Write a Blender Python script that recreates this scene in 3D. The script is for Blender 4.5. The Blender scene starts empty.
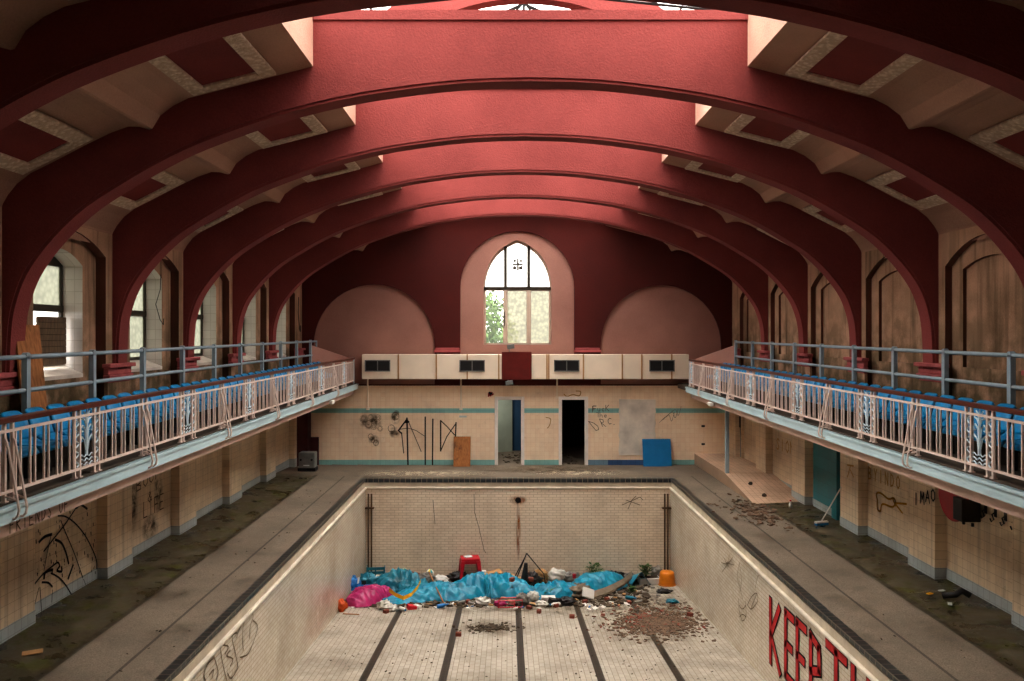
import bpy, math, random
from mathutils import Vector, Matrix, noise
from mathutils.geometry import tessellate_polygon
S = bpy.context.scene
COL = S.collection
PI = math.pi
R = random.Random(7)

# ------------------------------------------------------------------ materials
def lin(c):
    f = lambda x: x / 12.92 if x <= .04045 else ((x + .055) / 1.055) ** 2.4
    return tuple(f(v / 255) for v in c) + (1.0,)

class N:
    def __init__(self, name):
        self.m = bpy.data.materials.new(name); self.m.use_nodes = True
        self.t = self.m.node_tree; self.t.nodes.clear()
        self.out = self.t.nodes.new('ShaderNodeOutputMaterial')
        self.tc = self.t.nodes.new('ShaderNodeTexCoord')
    def n(self, typ, ins=None, **kw):
        nd = self.t.nodes.new('ShaderNode' + typ)
        for k, v in kw.items(): setattr(nd, k, v)
        for k, v in (ins or {}).items(): self.set(nd, k, v)
        return nd
    def set(self, nd, k, v):
        if hasattr(v, 'is_output'): self.t.links.new(v, nd.inputs[k])
        else: nd.inputs[k].default_value = v
    def math(self, op, a, b=0.0, c=0.0, clamp=False):
        nd = self.n('Math', operation=op, use_clamp=clamp)
        for i, v in enumerate((a, b, c)): self.set(nd, i, v)
        return nd.outputs[0]
    def mix(self, f, a, b, typ='MIX'):
        nd = self.n('MixRGB', blend_type=typ)
        self.set(nd, 0, f); self.set(nd, 1, a); self.set(nd, 2, b)
        return nd.outputs[0]
    def noise(self, scale, detail=4, rough=.55, vec=None):
        nd = self.n('TexNoise', {'Scale': scale, 'Detail': detail, 'Roughness': rough})
        self.t.links.new(vec or self.tc.outputs['Object'], nd.inputs['Vector'])
        return nd.outputs['Fac']
    def ramp(self, fac, a, b):
        return self.n('MapRange', {'Value': fac, 'From Min': a, 'From Max': b}).outputs[0]
    def xyz(self):
        s = self.n('SeparateXYZ', {0: self.tc.outputs['Object']}); return s.outputs
    def comb(self, x, y, z=0.0):
        return self.n('CombineXYZ', {0: x, 1: y, 2: z}).outputs[0]
    def done(self, color, rough=.7, bump=None, bs=.3, bd=.02, metal=0.0, spec=.4):
        p = self.n('BsdfPrincipled', {'Base Color': color, 'Roughness': rough, 'Metallic': metal, 'Specular IOR Level': spec})
        if bump is not None:
            b = self.n('Bump', {'Height': bump, 'Strength': bs, 'Distance': bd})
            self.t.links.new(b.outputs[0], p.inputs['Normal'])
        self.t.links.new(p.outputs[0], self.out.inputs[0])
        return self.m

def plain(name, c, rough=.6, var=.25, scale=6, metal=0.0, bump=0.0, spec=.4):
    k = N(name); f = k.noise(scale, 5)
    d = tuple(v * (1 - var) for v in lin(c)[:3]) + (1,)
    col = k.mix(k.ramp(f, .35, .65), d, lin(c))
    return k.done(col, rough, f if bump else None, bump, .01, metal, spec)

def plaster(name, c, dark, rough=.85, scale=1.2, grit=60, bs=.5, moss=None):
    k = N(name)
    f = k.noise(scale, 5); g = k.noise(grit, 3)
    col = k.mix(k.ramp(f, .3, .7), lin(dark), lin(c))
    col = k.mix(k.math('MULTIPLY', k.ramp(g, .35, .7), .25), col, lin(tuple(min(255, v * 1.15) for v in c)))
    if moss:
        z = k.xyz()[2]; h = k.noise(2.2, 6)
        st = k.n('TexNoise', {'Scale': 1.0, 'Detail': 4, 'Vector': k.n('Mapping', {'Vector': k.tc.outputs['Object'], 'Scale': (5, 5, .35)}).outputs[0]}).outputs['Fac']
        low = k.ramp(z, moss[2], moss[1])
        m = k.math('MULTIPLY', low, k.ramp(h, .36, .56))
        col = k.mix(k.math('MULTIPLY', m, .85), col, lin(moss[0]))
        col = k.mix(k.math('MULTIPLY', k.ramp(st, .5, .7), .7), col, lin((72, 56, 28)))
    return k.done(col, rough, g, bs, .02)

def tiles(name, axes, w, h, c1, c2, mortar, ms=.006, offset=0.0, rough=.35, stain=.35, scol=(90, 70, 45), spec=.4, streak=0.0, band=None, sscale=.7):
    k = N(name); o = k.xyz(); ix = {'x': 0, 'y': 1, 'z': 2}
    vec = k.comb(o[ix[axes[0]]], o[ix[axes[1]]])
    b = k.n('TexBrick', {'Vector': vec, 'Color1': lin(c1), 'Color2': lin(c2), 'Mortar': lin(mortar), 'Scale': 1.0,
                         'Mortar Size': ms, 'Mortar Smooth': .1, 'Bias': 0.0, 'Brick Width': w, 'Row Height': h}, offset=offset)
    col = b.outputs['Color']
    f = k.noise(sscale, 6, .6)
    col = k.mix(k.math('MULTIPLY', k.ramp(f, .45, .75), stain), col, lin(scol), 'MULTIPLY')
    f2 = k.noise(9, 5, .7)
    col = k.mix(k.math('MULTIPLY', k.ramp(f2, .58, .8), stain), col, lin(scol))
    if streak:
        st = k.n('TexNoise', {'Scale': 1.0, 'Detail': 4, 'Vector': k.n('Mapping', {'Vector': k.tc.outputs['Object'], 'Scale': (6, 6, .3)}).outputs[0]}).outputs['Fac']
        col = k.mix(k.math('MULTIPLY', k.ramp(st, .55, .75), streak), col, lin(scol))
    return k.done(col, rough, k.math('SUBTRACT', 1.0, b.outputs['Fac']), .25, .004, 0, spec)

M = {}
M['rib'] = plaster('red_textured_plaster', (138, 64, 60), (116, 48, 45), scale=.7, grit=42, bs=.4)
M['wallred'] = plaster('dark_red_paint', (88, 24, 17), (70, 18, 12), scale=.5, grit=20, bs=.2)
M['pink'] = plaster('dusky_pink_plaster', (172, 128, 114), (150, 108, 96), scale=.8, grit=40, bs=.3)
M['cream'] = plaster('cream_ceiling_plaster', (180, 142, 120), (152, 114, 94), scale=.6, grit=40, bs=.3)
M['curb'] = plaster('pale_curb_plaster', (205, 170, 150), (180, 140, 122), scale=.8, grit=40, bs=.4)
M['sidewall'] = plaster('stained_side_plaster', (196, 158, 130), (150, 116, 90), scale=.9, grit=40, bs=.3, moss=((58, 54, 16), 3.2, 5.6))
M['pier'] = plaster('red_brown_pier', (112, 62, 48), (74, 42, 30), scale=.9, grit=40, bs=.3, moss=((58, 54, 20), 3.2, 4.6))
M['maroon'] = plaster('maroon_capital', (182, 98, 98), (140, 66, 66), scale=3, grit=40, bs=.2)
M['darkmaroon'] = plain('dark_maroon_paint', (70, 18, 22), .6)
PE = (254, 234, 206)
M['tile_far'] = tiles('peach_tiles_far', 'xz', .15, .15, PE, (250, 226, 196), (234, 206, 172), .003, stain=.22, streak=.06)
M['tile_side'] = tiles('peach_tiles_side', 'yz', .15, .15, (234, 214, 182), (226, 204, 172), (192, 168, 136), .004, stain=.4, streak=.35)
M['plinth'] = tiles('grey_blue_plinth', 'yz', .15, .15, (184, 192, 190), (176, 184, 182), (146, 150, 146), .005, stain=.45)
M['teal_far'] = tiles('teal_tile_strip', 'xz', .15, .15, (148, 200, 194), (140, 192, 188), (122, 172, 166), .003, stain=.25)
M['blue_far'] = tiles('blue_tile_strip', 'xz', .15, .15, (62, 96, 140), (70, 104, 150), (60, 80, 110), .004, stain=.25)
M['paleblue_far'] = tiles('pale_blue_tile_strip', 'xz', .15, .15, (128, 160, 176), (120, 152, 170), (100, 130, 140), .004, stain=.25)
M['ramp'] = tiles('pink_ramp_tiles', 'xy', .15, .15, (212, 182, 156), (204, 174, 148), (160, 132, 108), .006, stain=.4)
M['rampside'] = tiles('pink_ramp_side', 'yz', .15, .15, (190, 152, 120), (182, 144, 112), (140, 106, 80), .006, stain=.4)
PW = ((244, 228, 206), (236, 218, 194), (206, 186, 160))
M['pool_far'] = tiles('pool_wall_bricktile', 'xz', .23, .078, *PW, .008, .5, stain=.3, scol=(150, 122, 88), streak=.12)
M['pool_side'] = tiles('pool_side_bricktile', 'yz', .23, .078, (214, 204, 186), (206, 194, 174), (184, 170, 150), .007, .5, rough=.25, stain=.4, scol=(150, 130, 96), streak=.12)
M['pool_floor'] = tiles('pool_floor_tile', 'yx', .22, .107, (188, 180, 166), (176, 166, 150), (136, 124, 108), .006, .5, stain=.55, scol=(128, 108, 80), rough=.5, sscale=.9)
M['lane'] = tiles('black_lane_tiles', 'yx', .15, .075, (44, 38, 34), (54, 46, 40), (80, 70, 60), .005, stain=.3)
M['blacktile'] = tiles('black_edge_tile', 'xy', .16, .16, (34, 38, 42), (46, 50, 54), (150, 138, 118), .008, stain=.4)
M['blacktile_f'] = tiles('black_edge_tile_face', 'xz', .16, .2, (34, 40, 46), (46, 52, 56), (150, 138, 118), .008, stain=.3)
M['blacktile_s'] = tiles('black_edge_tile_side', 'yz', .16, .2, (34, 36, 38), (52, 54, 54), (120, 110, 94), .008, stain=.3)
M['lip'] = plain('cream_scum_lip', (230, 220, 202), .3, .25, 3)
M['trough'] = plain('dirty_trough', (200, 186, 164), .6, .25, 3)
M['revealtile'] = tiles('white_reveal_tile', 'xz', .2, .2, (226, 220, 214), (218, 212, 206), (198, 190, 182), .005, stain=.12, rough=.2)
M['silltile'] = plain('white_sill', (226, 216, 204), .35, .25, 3)

def deck_mat():
    k = N('speckled_wet_deck'); o = k.xyz()
    ax = k.math('ABSOLUTE', o[0])
    g = k.noise(55, 3, .7); f = k.noise(.6, 6, .65); f3 = k.noise(2.4, 6, .65)
    base = k.mix(k.ramp(f, .3, .7), lin((112, 100, 85)), lin((148, 133, 114)))
    base = k.mix(k.math('MULTIPLY', k.ramp(g, .4, .62), .6), base, lin((72, 65, 56)))
    outer = k.math('MULTIPLY', k.ramp(ax, 6.0, 6.12), k.ramp(o[1], 24.3, 23.6))
    wet = k.mix(k.ramp(f3, .38, .66), lin((44, 40, 24)), lin((98, 88, 68)))
    moss = k.mix(k.ramp(k.noise(3.1, 6, .7), .52, .64), wet, lin((66, 68, 14)))
    col = k.mix(outer, base, moss)
    # damp patches on the end deck and the inner strip
    dmp = k.ramp(k.noise(1.1, 5, .6), .55, .7)
    col = k.mix(k.math('MULTIPLY', dmp, .6), col, lin((62, 52, 38)))
    for x0, w in ((5.25, .022), (6.1, .05)):
        d = k.math('ABSOLUTE', k.math('SUBTRACT', ax, x0))
        l = k.math('MULTIPLY', k.math('LESS_THAN', d, w), k.math('LESS_THAN', o[1], 24.2))
        col = k.mix(k.math('MULTIPLY', l, .65), col, lin((40, 34, 24)))
    wetr = k.math('SUBTRACT', .75, k.math('MULTIPLY', k.math('ADD', k.math('MULTIPLY', outer, k.ramp(f3, .6, .4)), k.math('MULTIPLY', dmp, .4)), .5))
    return k.done(col, wetr, g, .3, .008)
M['deck'] = deck_mat()
M['slab'] = plain('dirty_concrete', (86, 74, 62), .85, .5, 3)
M['fascia'] = plain('pale_blue_fascia', (188, 212, 218), .5, .12, 2)
M['beam'] = plain('pink_beam', (222, 192, 176), .7, .15, 2)
M['railpink'] = plain('pink_cream_rail_paint', (228, 208, 196), .45, .12, 9)
M['railblue'] = plain('pale_blue_ornament', (206, 222, 230), .45, .1, 9)
M['pipe'] = plain('grey_blue_pipe_paint', (150, 168, 178), .4, .15, 6)
M['wood'] = plain('varnished_handrail', (92, 42, 28), .3, .3, 8)
def wood_mat(name, c, d):
    k = N(name)
    v = k.n('Mapping', {'Vector': k.tc.outputs['Object'], 'Scale': (9, 9, 1.2)}).outputs[0]
    f = k.noise(3, 5, .6, v); g = k.noise(2.5, 3)
    col = k.mix(k.ramp(f, .35, .65), lin(d), lin(c)); col = k.mix(k.math('MULTIPLY', k.ramp(g, .62, .72), .7), col, lin(tuple(x * .45 for x in d)))
    return k.done(col, .65)
M['ply'] = wood_mat('plywood', (176, 118, 64), (146, 92, 46))
M['ply2'] = wood_mat('worn_plywood', (176, 118, 66), (136, 86, 44))
M['slat'] = wood_mat('brown_slats', (110, 88, 62), (80, 62, 42))
M['board'] = plain('grey_brown_board', (140, 124, 104), .8, .3, 5)
M['seat'] = plain('blue_seat_plastic', (12, 140, 196), .32, .18, 12, spec=.5)
M['seatmetal'] = plain('dark_seat_metal', (40, 42, 46), .5)
M['white'] = plain('white_gloss_paint', (246, 240, 232), .4, .12, 4)
M['whitepl'] = plain('white_plastic', (226, 222, 214), .45, .12, 6)
M['greyw'] = plain('scuffed_grey_white_board', (236, 228, 214), .6, .3, 2)
M['bluepaint'] = plain('blue_painted_board', (16, 120, 176), .45, .12, 5)
M['redpanel'] = plain('oxblood_panel', (108, 28, 22), .5, .2, 4)
M['duct'] = plain('cream_duct_metal', (246, 232, 210), .5, .1, 1.2)
M['black'] = plain('black_metal', (22, 20, 20), .5)
M['darkvent'] = plain('dark_vent', (28, 26, 26), .7)
M['grey'] = plain('grey_metal', (120, 122, 118), .5)
M['door_blue'] = plain('dark_blue_wall_paint', (44, 84, 120), .6, .2, 2)
M['door_green'] = plain('pale_green_door', (176, 186, 172), .6, .15, 2)
M['teal'] = tiles('teal_door_tiles', 'yz', .3, .3, (30, 128, 136), (26, 120, 128), (22, 98, 106), .004, stain=.25)
M['greydoor'] = plain('grey_blue_door', (132, 140, 142), .55, .15, 2)
M['rust'] = plain('rusty_pipe', (104, 76, 48), .7, .5, 8)
M['frame'] = plain('dark_window_frame', (58, 50, 38), .5, .3, 6)
M['framew'] = plain('white_window_frame', (206, 188, 170), .5, .12, 6)
M['red'] = plain('red_plastic', (196, 24, 40), .35, .12, 6, spec=.5)
M['orange'] = plain('orange_plastic', (218, 128, 22), .45, .2, 6)
M['orangered'] = plain('orange_sack', (214, 92, 34), .6, .2, 6)
M['card'] = plain('cardboard', (188, 146, 98), .85, .2, 4)
M['paper'] = plain('pale_paper', (206, 214, 210), .7, .1, 8)
M['yellow'] = plain('yellow_webbing', (234, 172, 20), .5, .15, 8)
M['dirt'] = plain('dark_litter', (92, 78, 62), .95, .6, 6)
M['leafpile'] = plain('brown_red_rubble', (128, 104, 84), .95, .5, 9)
M['brick'] = plain('red_brick', (140, 76, 60), .9, .3, 9)
M['green'] = plain('weed_leaf', (70, 104, 40), .6, .4, 8)
M['darkgreen'] = plain('tree_leaf', (96, 132, 50), .6, .45, 2)
M['hosered'] = plain('red_reel_paint', (176, 22, 36), .4, .15, 5)
M['trunk'] = plain('bark', (84, 66, 48), .9, .4, 9)
def cloth_mat(name, c, d, dirt=.4):
    k = N(name); f = k.noise(5, 5); g = k.noise(1.7, 5, .65)
    col = k.mix(k.ramp(f, .3, .7), lin(d), lin(c))
    col = k.mix(k.math('MULTIPLY', k.ramp(g, .55, .72), dirt), col, lin((96, 88, 72)))
    return k.done(col, .42, k.noise(14, 4), .35, .03, 0, .5)
M['tarp'] = cloth_mat('blue_tarpaulin', (20, 152, 178), (8, 110, 140))
M['tarp2'] = cloth_mat('teal_blue_tarpaulin', (28, 136, 156), (12, 92, 112), .55)
M['bluebag'] = cloth_mat('blue_bag', (18, 122, 190), (14, 90, 150), .3)
M['magenta'] = cloth_mat('magenta_cloth', (190, 44, 112), (146, 28, 84), .2)
M['whitebag'] = cloth_mat('white_bag', (226, 222, 212), (190, 184, 172), .3)
M['greybag'] = cloth_mat('grey_bag', (150, 146, 138), (104, 98, 90), .4)
M['darkcloth'] = cloth_mat('dark_cloth', (46, 40, 38), (28, 24, 24), .2)
def ball_mat():
    k = N('beach_ball_panels'); o = k.xyz()
    a = k.math('ARCTAN2', o[1], o[0]); q = k.math('FRACT', k.math('MULTIPLY', a, 3 / (2 * PI)))
    col = k.mix(k.math('GREATER_THAN', q, .34), lin((236, 214, 70)), lin((40, 150, 160)))
    col = k.mix(k.math('GREATER_THAN', q, .67), col, lin((230, 226, 214)))
    return k.done(col, .4)
M['ball'] = ball_mat()
def relief_mat():
    k = N('cream_floral_relief')
    v = k.n('TexVoronoi', {'Scale': 16.0, 'Vector': k.tc.outputs['Object']}, feature='SMOOTH_F1').outputs['Distance']
    f = k.noise(24, 5)
    h = k.math('ADD', v, f)
    col = k.mix(k.ramp(h, .55, 1.0), lin((232, 214, 190)), lin((196, 172, 146)))
    return k.done(col, .7, h, .8, .03)
M['relief'] = relief_mat()
M['field'] = plaster('oxblood_panel_field', (128, 48, 42), (104, 34, 30), scale=1, grit=40, bs=.2)
def glass(name, tint, tr, pat=0.0):
    k = N(name)
    t = k.n('BsdfTransparent', {'Color': (1, 1, 1, 1)}); 
    c = lin(tint)
    if pat:
        o = k.xyz(); vec = k.comb(k.math('ADD', o[0], o[1]), o[2])
        w = k.n('TexVoronoi', {'Scale': 11.0, 'Vector': vec}, feature='F1').outputs['Distance']
        f = k.noise(1.6, 4)
        cc = k.mix(k.ramp(k.math('ADD', w, k.math('MULTIPLY', f, .6)), .3, 1.1), c, tuple(x * (1 - pat) for x in c[:3]) + (1,))
    else: cc = c
    d = k.n('BsdfTranslucent', {'Color': cc}); g = k.n('BsdfGlossy', {'Color': (1, 1, 1, 1), 'Roughness': .1})
    m = k.n('MixShader', {0: tr, 1: d.outputs[0], 2: t.outputs[0]})
    m2 = k.n('MixShader', {0: .04, 1: m.outputs[0], 2: g.outputs[0]})
    k.t.links.new(m2.outputs[0], k.out.inputs[0]); return k.m
M['glass'] = glass('skylight_glass', (240, 240, 236), .9)
M['clear'] = glass('clear_pane', (220, 230, 220), .93)
M['textured'] = glass('textured_pane', (136, 134, 112), .08, .5)
M['textured_top'] = glass('textured_pane_upper', (250, 250, 246), .55, .15)
M['obscure'] = glass('obscure_green_pane', (112, 114, 98), .05, .35)
def decal_mat(name, c, scale, lo, hi, amt=1.0, stretch=(1, 1, 1)):
    k = N(name)
    v = k.n('Mapping', {'Vector': k.tc.outputs['Object'], 'Scale': stretch}).outputs[0]
    f = k.noise(scale, 5, .65, v)
    uv = k.n('UVMap').outputs[0]
    l = k.n('VectorMath', {0: uv, 1: (.5, .5, 0)}, operation='DISTANCE').outputs['Value']
    a = k.math('MULTIPLY', k.math('MULTIPLY', k.ramp(f, lo, hi), k.ramp(l, .5, .22)), amt)
    d = k.n('BsdfDiffuse', {'Color': lin(c)}); t = k.n('BsdfTransparent')
    m = k.n('MixShader', {0: a, 1: t.outputs[0], 2: d.outputs[0]})
    k.t.links.new(m.outputs[0], k.out.inputs[0]); return k.m
M['d_rust'] = decal_mat('rust_streak', (176, 104, 44), 5, .3, .62, .75, (4, 4, .6))
M['d_soot'] = decal_mat('soot_smudge', (60, 48, 36), 5, .38, .62, .8)
M['d_pink'] = decal_mat('pink_smear', (206, 150, 140), 2, .3, .6, .3)
M['d_dirt'] = decal_mat('dirt_patch', (104, 88, 68), 3, .36, .66, .6)
M['d_white'] = decal_mat('white_spill', (206, 192, 168), 4, .42, .58, .75)
M['ink'] = plain('black_spray_paint', (26, 22, 18), .8, .2)
M['inkthin'] = plain('brown_black_marker', (92, 70, 46), .8, .2)
M['inkgrey'] = plain('grey_pencil', (122, 106, 84), .8, .2)
M['inkyellow'] = plain('yellow_paint', (206, 152, 40), .8, .2)
M['inkyfaint'] = plain('faint_yellow_paint', (196, 152, 82), .8, .2)
M['inkred'] = plain('red_spray_paint', (184, 36, 38), .7, .12)

# ------------------------------------------------------------------ mesh helpers
class MB:
    def __init__(s): s.v = []; s.f = []
    def add(s, vs, fs):
        b = len(s.v); s.v += [tuple(v) for v in vs]; s.f += [tuple(i + b for i in f) for f in fs]; return s
    def box(s, x0, x1, y0, y1, z0, z1):
        vs = [(x, y, z) for z in (z0, z1) for y in (y0, y1) for x in (x0, x1)]
        return s.add(vs, [(0, 2, 3, 1), (4, 5, 7, 6), (0, 1, 5, 4), (2, 6, 7, 3), (0, 4, 6, 2), (1, 3, 7, 5)])
    def obox(s, c, ax, ay, az):
        c, ax, ay, az = map(Vector, (c, ax, ay, az))
        vs = [c + ax * i + ay * j + az * k for k in (-1, 1) for j in (-1, 1) for i in (-1, 1)]
        return s.add(vs, [(0, 2, 3, 1), (4, 5, 7, 6), (0, 1, 5, 4), (2, 6, 7, 3), (0, 4, 6, 2), (1, 3, 7, 5)])
    def tube(s, pts, r, n=6, closed=False):
        pts = [Vector(p) for p in pts]; m = len(pts); vs = []; up = None
        for i, p in enumerate(pts):
            if closed: t = pts[(i + 1) % m] - pts[i - 1]
            else: t = pts[min(i + 1, m - 1)] - pts[max(i - 1, 0)]
            t.normalize()
            if up is None:
                up = Vector((0, 0, 1)) if abs(t.z) < .9 else Vector((1, 0, 0))
            a = (up - t * up.dot(t)).normalized(); up = a; b = t.cross(a)
            rr = r[i] if isinstance(r, (list, tuple)) else r
            for k in range(n):
                w = 2 * PI * k / n; vs.append(p + (a * math.cos(w) + b * math.sin(w)) * rr)
        fs = []
        for i in range(m if closed else m - 1):
            j = (i + 1) % m
            for k in range(n):
                l = (k + 1) % n; fs.append((i * n + k, i * n + l, j * n + l, j * n + k))
        if not closed:
            fs += [tuple(range(n))[::-1], tuple((m - 1) * n + k for k in range(n))]
        return s.add(vs, fs)
    def lathe(s, prof, n=20, c=(0, 0, 0), cap=True):
        vs = []; fs = []
        for r, z in prof:
            for k in range(n):
                a = 2 * PI * k / n; vs.append((c[0] + r * math.cos(a), c[1] + r * math.sin(a), c[2] + z))
        for i in range(len(prof) - 1):
            for k in range(n):
                l = (k + 1) % n; fs.append((i * n + k, i * n + l, (i + 1) * n + l, (i + 1) * n + k))
        if cap: fs += [tuple(range(n))[::-1], tuple((len(prof) - 1) * n + k for k in range(n))]
        return s.add(vs, fs)
    def strip(s, A, B, quadflip=False):
        n = len(A); vs = list(A) + list(B)
        fs = [(i, i + 1, n + i + 1, n + i) for i in range(n - 1)]
        if quadflip: fs = [f[::-1] for f in fs]
        return s.add(vs, fs)
    def poly(s, loops, fn):            # flat polygon with holes; fn maps (a, b) to a 3-D point
        l3 = [[Vector((a, b, 0)) for a, b in l] for l in loops]
        flat = [p for l in l3 for p in l]
        return s.add([fn(p.x, p.y) for p in flat], tessellate_polygon(l3))
    def reveal(s, loop, f0, f1, closed=True):
        A = [f0(*p) for p in loop]; B = [f1(*p) for p in loop]
        if closed: A.append(A[0]); B.append(B[0])
        return s.strip(A, B)
    def shell(s, nu, nv, fn, th):
        P = [[Vector(fn(i / nu, j / nv)) for i in range(nu + 1)] for j in range(nv + 1)]
        top = []; bot = []
        for j in range(nv + 1):
            for i in range(nu + 1):
                du = P[j][min(i + 1, nu)] - P[j][max(i - 1, 0)]; dv = P[min(j + 1, nv)][i] - P[max(j - 1, 0)][i]
                nn = du.cross(dv).normalized(); top.append(P[j][i] + nn * th / 2); bot.append(P[j][i] - nn * th / 2)
        w = nu + 1; n = len(top); fs = []
        for j in range(nv):
            for i in range(nu):
                a = j * w + i; fs.append((a, a + 1, a + w + 1, a + w)); fs.append((n + a, n + a + w, n + a + w + 1, n + a + 1))
        rim = [i for i in range(w)] + [j * w + nu for j in range(1, nv + 1)] + [nv * w + i for i in range(nu - 1, -1, -1)] + [j * w for j in range(nv - 1, 0, -1)]
        for a, b in zip(rim, rim[1:] + rim[:1]): fs.append((b, a, n + a, n + b))
        return s.add(top + bot, fs)
    def grid(s, nu, nv, fn):
        vs = [fn(i / nu, j / nv) for j in range(nv + 1) for i in range(nu + 1)]; w = nu + 1
        return s.add(vs, [(j * w + i, j * w + i + 1, (j + 1) * w + i + 1, (j + 1) * w + i) for j in range(nv) for i in range(nu)])
    def build(s, name, mat, parent=None, smooth=False, bevel=0, shear=0, uv=False, loc=None):
        v = s.v
        if shear: v = [(x, y, z + shear * (y - 17)) for x, y, z in v]
        me = bpy.data.meshes.new(name); me.from_pydata(v, [], s.f); me.validate(); me.update()
        if smooth: me.polygons.foreach_set('use_smooth', [True] * len(me.polygons))
        me.materials.append(M[mat] if isinstance(mat, str) else mat)
        if uv:
            u = me.uv_layers.new()
            for p in me.polygons:
                for li, c in zip(p.loop_indices, ((0, 0), (1, 0), (1, 1), (0, 1))): u.data[li].uv = c
        o = bpy.data.objects.new(name, me); COL.objects.link(o)
        if parent: o.parent = parent
        if loc: o.location = loc
        if bevel:
            b = o.modifiers.new('b', 'BEVEL'); b.width = bevel; b.segments = 2; b.limit_method = 'ANGLE'
        return o

def struct(name, mb, mat, parent=None, **kw):
    o = mb.build(name, mat, parent, **kw)
    if not parent: o['kind'] = 'structure'
    return o
def sroot(name, loc=(0, 0, 0)):
    o = bpy.data.objects.new(name, None); COL.objects.link(o); o.location = loc; o['kind'] = 'structure'; return o
def thing(name, label, cat, loc=(0, 0, 0), rz=0, group=None):
    o = bpy.data.objects.new(name, None); COL.objects.link(o); o.location = loc; o.rotation_euler = (0, 0, rz)
    o['label'] = label; o['category'] = cat
    if group: o['group'] = group
    return o
def tag(o, label, cat, group=None, kind=None):
    o['label'] = label; o['category'] = cat
    if group: o['group'] = group
    if kind: o['kind'] = kind
    return o
def dup(root, loc, label, rz=None):
    c = root.copy(); COL.objects.link(c); c.location = loc; c['label'] = label
    if rz is not None: c.rotation_euler = (0, 0, rz)
    for ch in root.children:
        d = ch.copy(); COL.objects.link(d); d.parent = c
        for g in ch.children:
            e = g.copy(); COL.objects.link(e); e.parent = d
    return c
ORD = ['first', 'second', 'third', 'fourth', 'fifth', 'sixth', 'seventh', 'eighth', 'ninth', 'tenth', 'eleventh', 'twelfth', 'thirteenth',
       'fourteenth', 'fifteenth', 'sixteenth', 'seventeenth', 'eighteenth', 'nineteenth', 'twentieth'] 
TENS = {2: 'twenty', 3: 'thirty', 4: 'forty'}
def ordinal(n):
    if n <= 20: return ORD[n - 1]
    if n % 10 == 0: return {30: 'thirtieth', 40: 'fortieth'}[n]
    return TENS[n // 10] + '-' + ORD[n % 10 - 1]

# ------------------------------------------------------------------ measures (metres; the camera stands at x=-0.3, y=0)
EYE = 4.29; CX = -.3; FAR = 26.4; NEAR = -3.5
PX, PY = 4.54, 23.85                     # pool half width and far end
GK = .005                               # the galleries rise slightly towards the far end
def gz(y): return GK * (y - 17)
def pool_z(y): return -2.2 - .087 * (y - 15)
def fp(u, v):                           # a spot on the pool floor
    Y = 5.185 / ((v - 335) / 800 - .087); return Vector(((u - 508) * Y / 800 + CX, Y, pool_z(Y)))
def at(u, v, Y): return ((u - 508) * Y / 800 + CX, Y, EYE - (v - 335) * Y / 800)

# ------------------------------------------------------------------ camera, world
cam = bpy.data.cameras.new('camera'); co = bpy.data.objects.new('camera', cam); COL.objects.link(co)
co.location = (CX, 0, EYE); co.rotation_euler = (PI / 2, 0, 0)
cam.sensor_width = 36; cam.lens = 36 * 800 / 1024; cam.shift_x = 4 / 1024; cam.shift_y = -5.5 / 1024; cam.clip_end = 300
S.camera = co
w = bpy.data.worlds.new('overcast'); S.world = w; w.use_nodes = True
wt = w.node_tree; bg = wt.nodes['Background']; bg.inputs[0].default_value = (1, .97, .92, 1)
_tc = wt.nodes.new('ShaderNodeTexCoord'); _sp = wt.nodes.new('ShaderNodeSeparateXYZ'); wt.links.new(_tc.outputs['Generated'], _sp.inputs[0])
_mr = wt.nodes.new('ShaderNodeMapRange'); wt.links.new(_sp.outputs['Z'], _mr.inputs[0])
_mr.inputs[3].default_value = 3.2; _mr.inputs[4].default_value = 13.0       # overcast sky, about three times brighter overhead
wt.links.new(_mr.outputs[0], bg.inputs[1])
S.view_settings.view_transform = 'Standard'; S.view_settings.look = 'None'; S.view_settings.gamma = .87; S.view_settings.exposure = .12
S.cycles.use_denoising = True
S.cycles.max_bounces = 8; S.cycles.diffuse_bounces = 4; S.cycles.transparent_max_bounces = 12

# ------------------------------------------------------------------ pool and deck
b = MB()
b.grid(1, 20, lambda i, j: (-PX + 2 * PX * i, NEAR + (PY - NEAR) * j, pool_z(NEAR + (PY - NEAR) * j)))
struct('floor_pool', b, 'pool_floor')
pf = bpy.data.objects['floor_pool']
for x in (-3.03, -1.53, -.04, 1.46, 2.95):
    b = MB(); y1 = PY - .9
    b.strip([(x - .075, NEAR, pool_z(NEAR) + .004), (x - .075, y1, pool_z(y1) + .004)], [(x + .075, NEAR, pool_z(NEAR) + .004), (x + .075, y1, pool_z(y1) + .004)], True)
    b.build('lane_line', 'lane', pf)
zl = -.27
b = MB(); b.strip([(-PX, PY, -3.4), (PX, PY, -3.4)], [(-PX, PY, zl), (PX, PY, zl)]); pool_far = struct('wall_pool_far', b, 'pool_far')
side = {}
for sx, nm in ((-1, 'left'), (1, 'right')):
    b = MB(); b.strip([(sx * PX, NEAR, -3.4), (sx * PX, PY, -3.4)], [(sx * PX, NEAR, zl), (sx * PX, PY, zl)]); side[sx] = struct('wall_pool_' + nm, b, 'pool_side')
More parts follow.
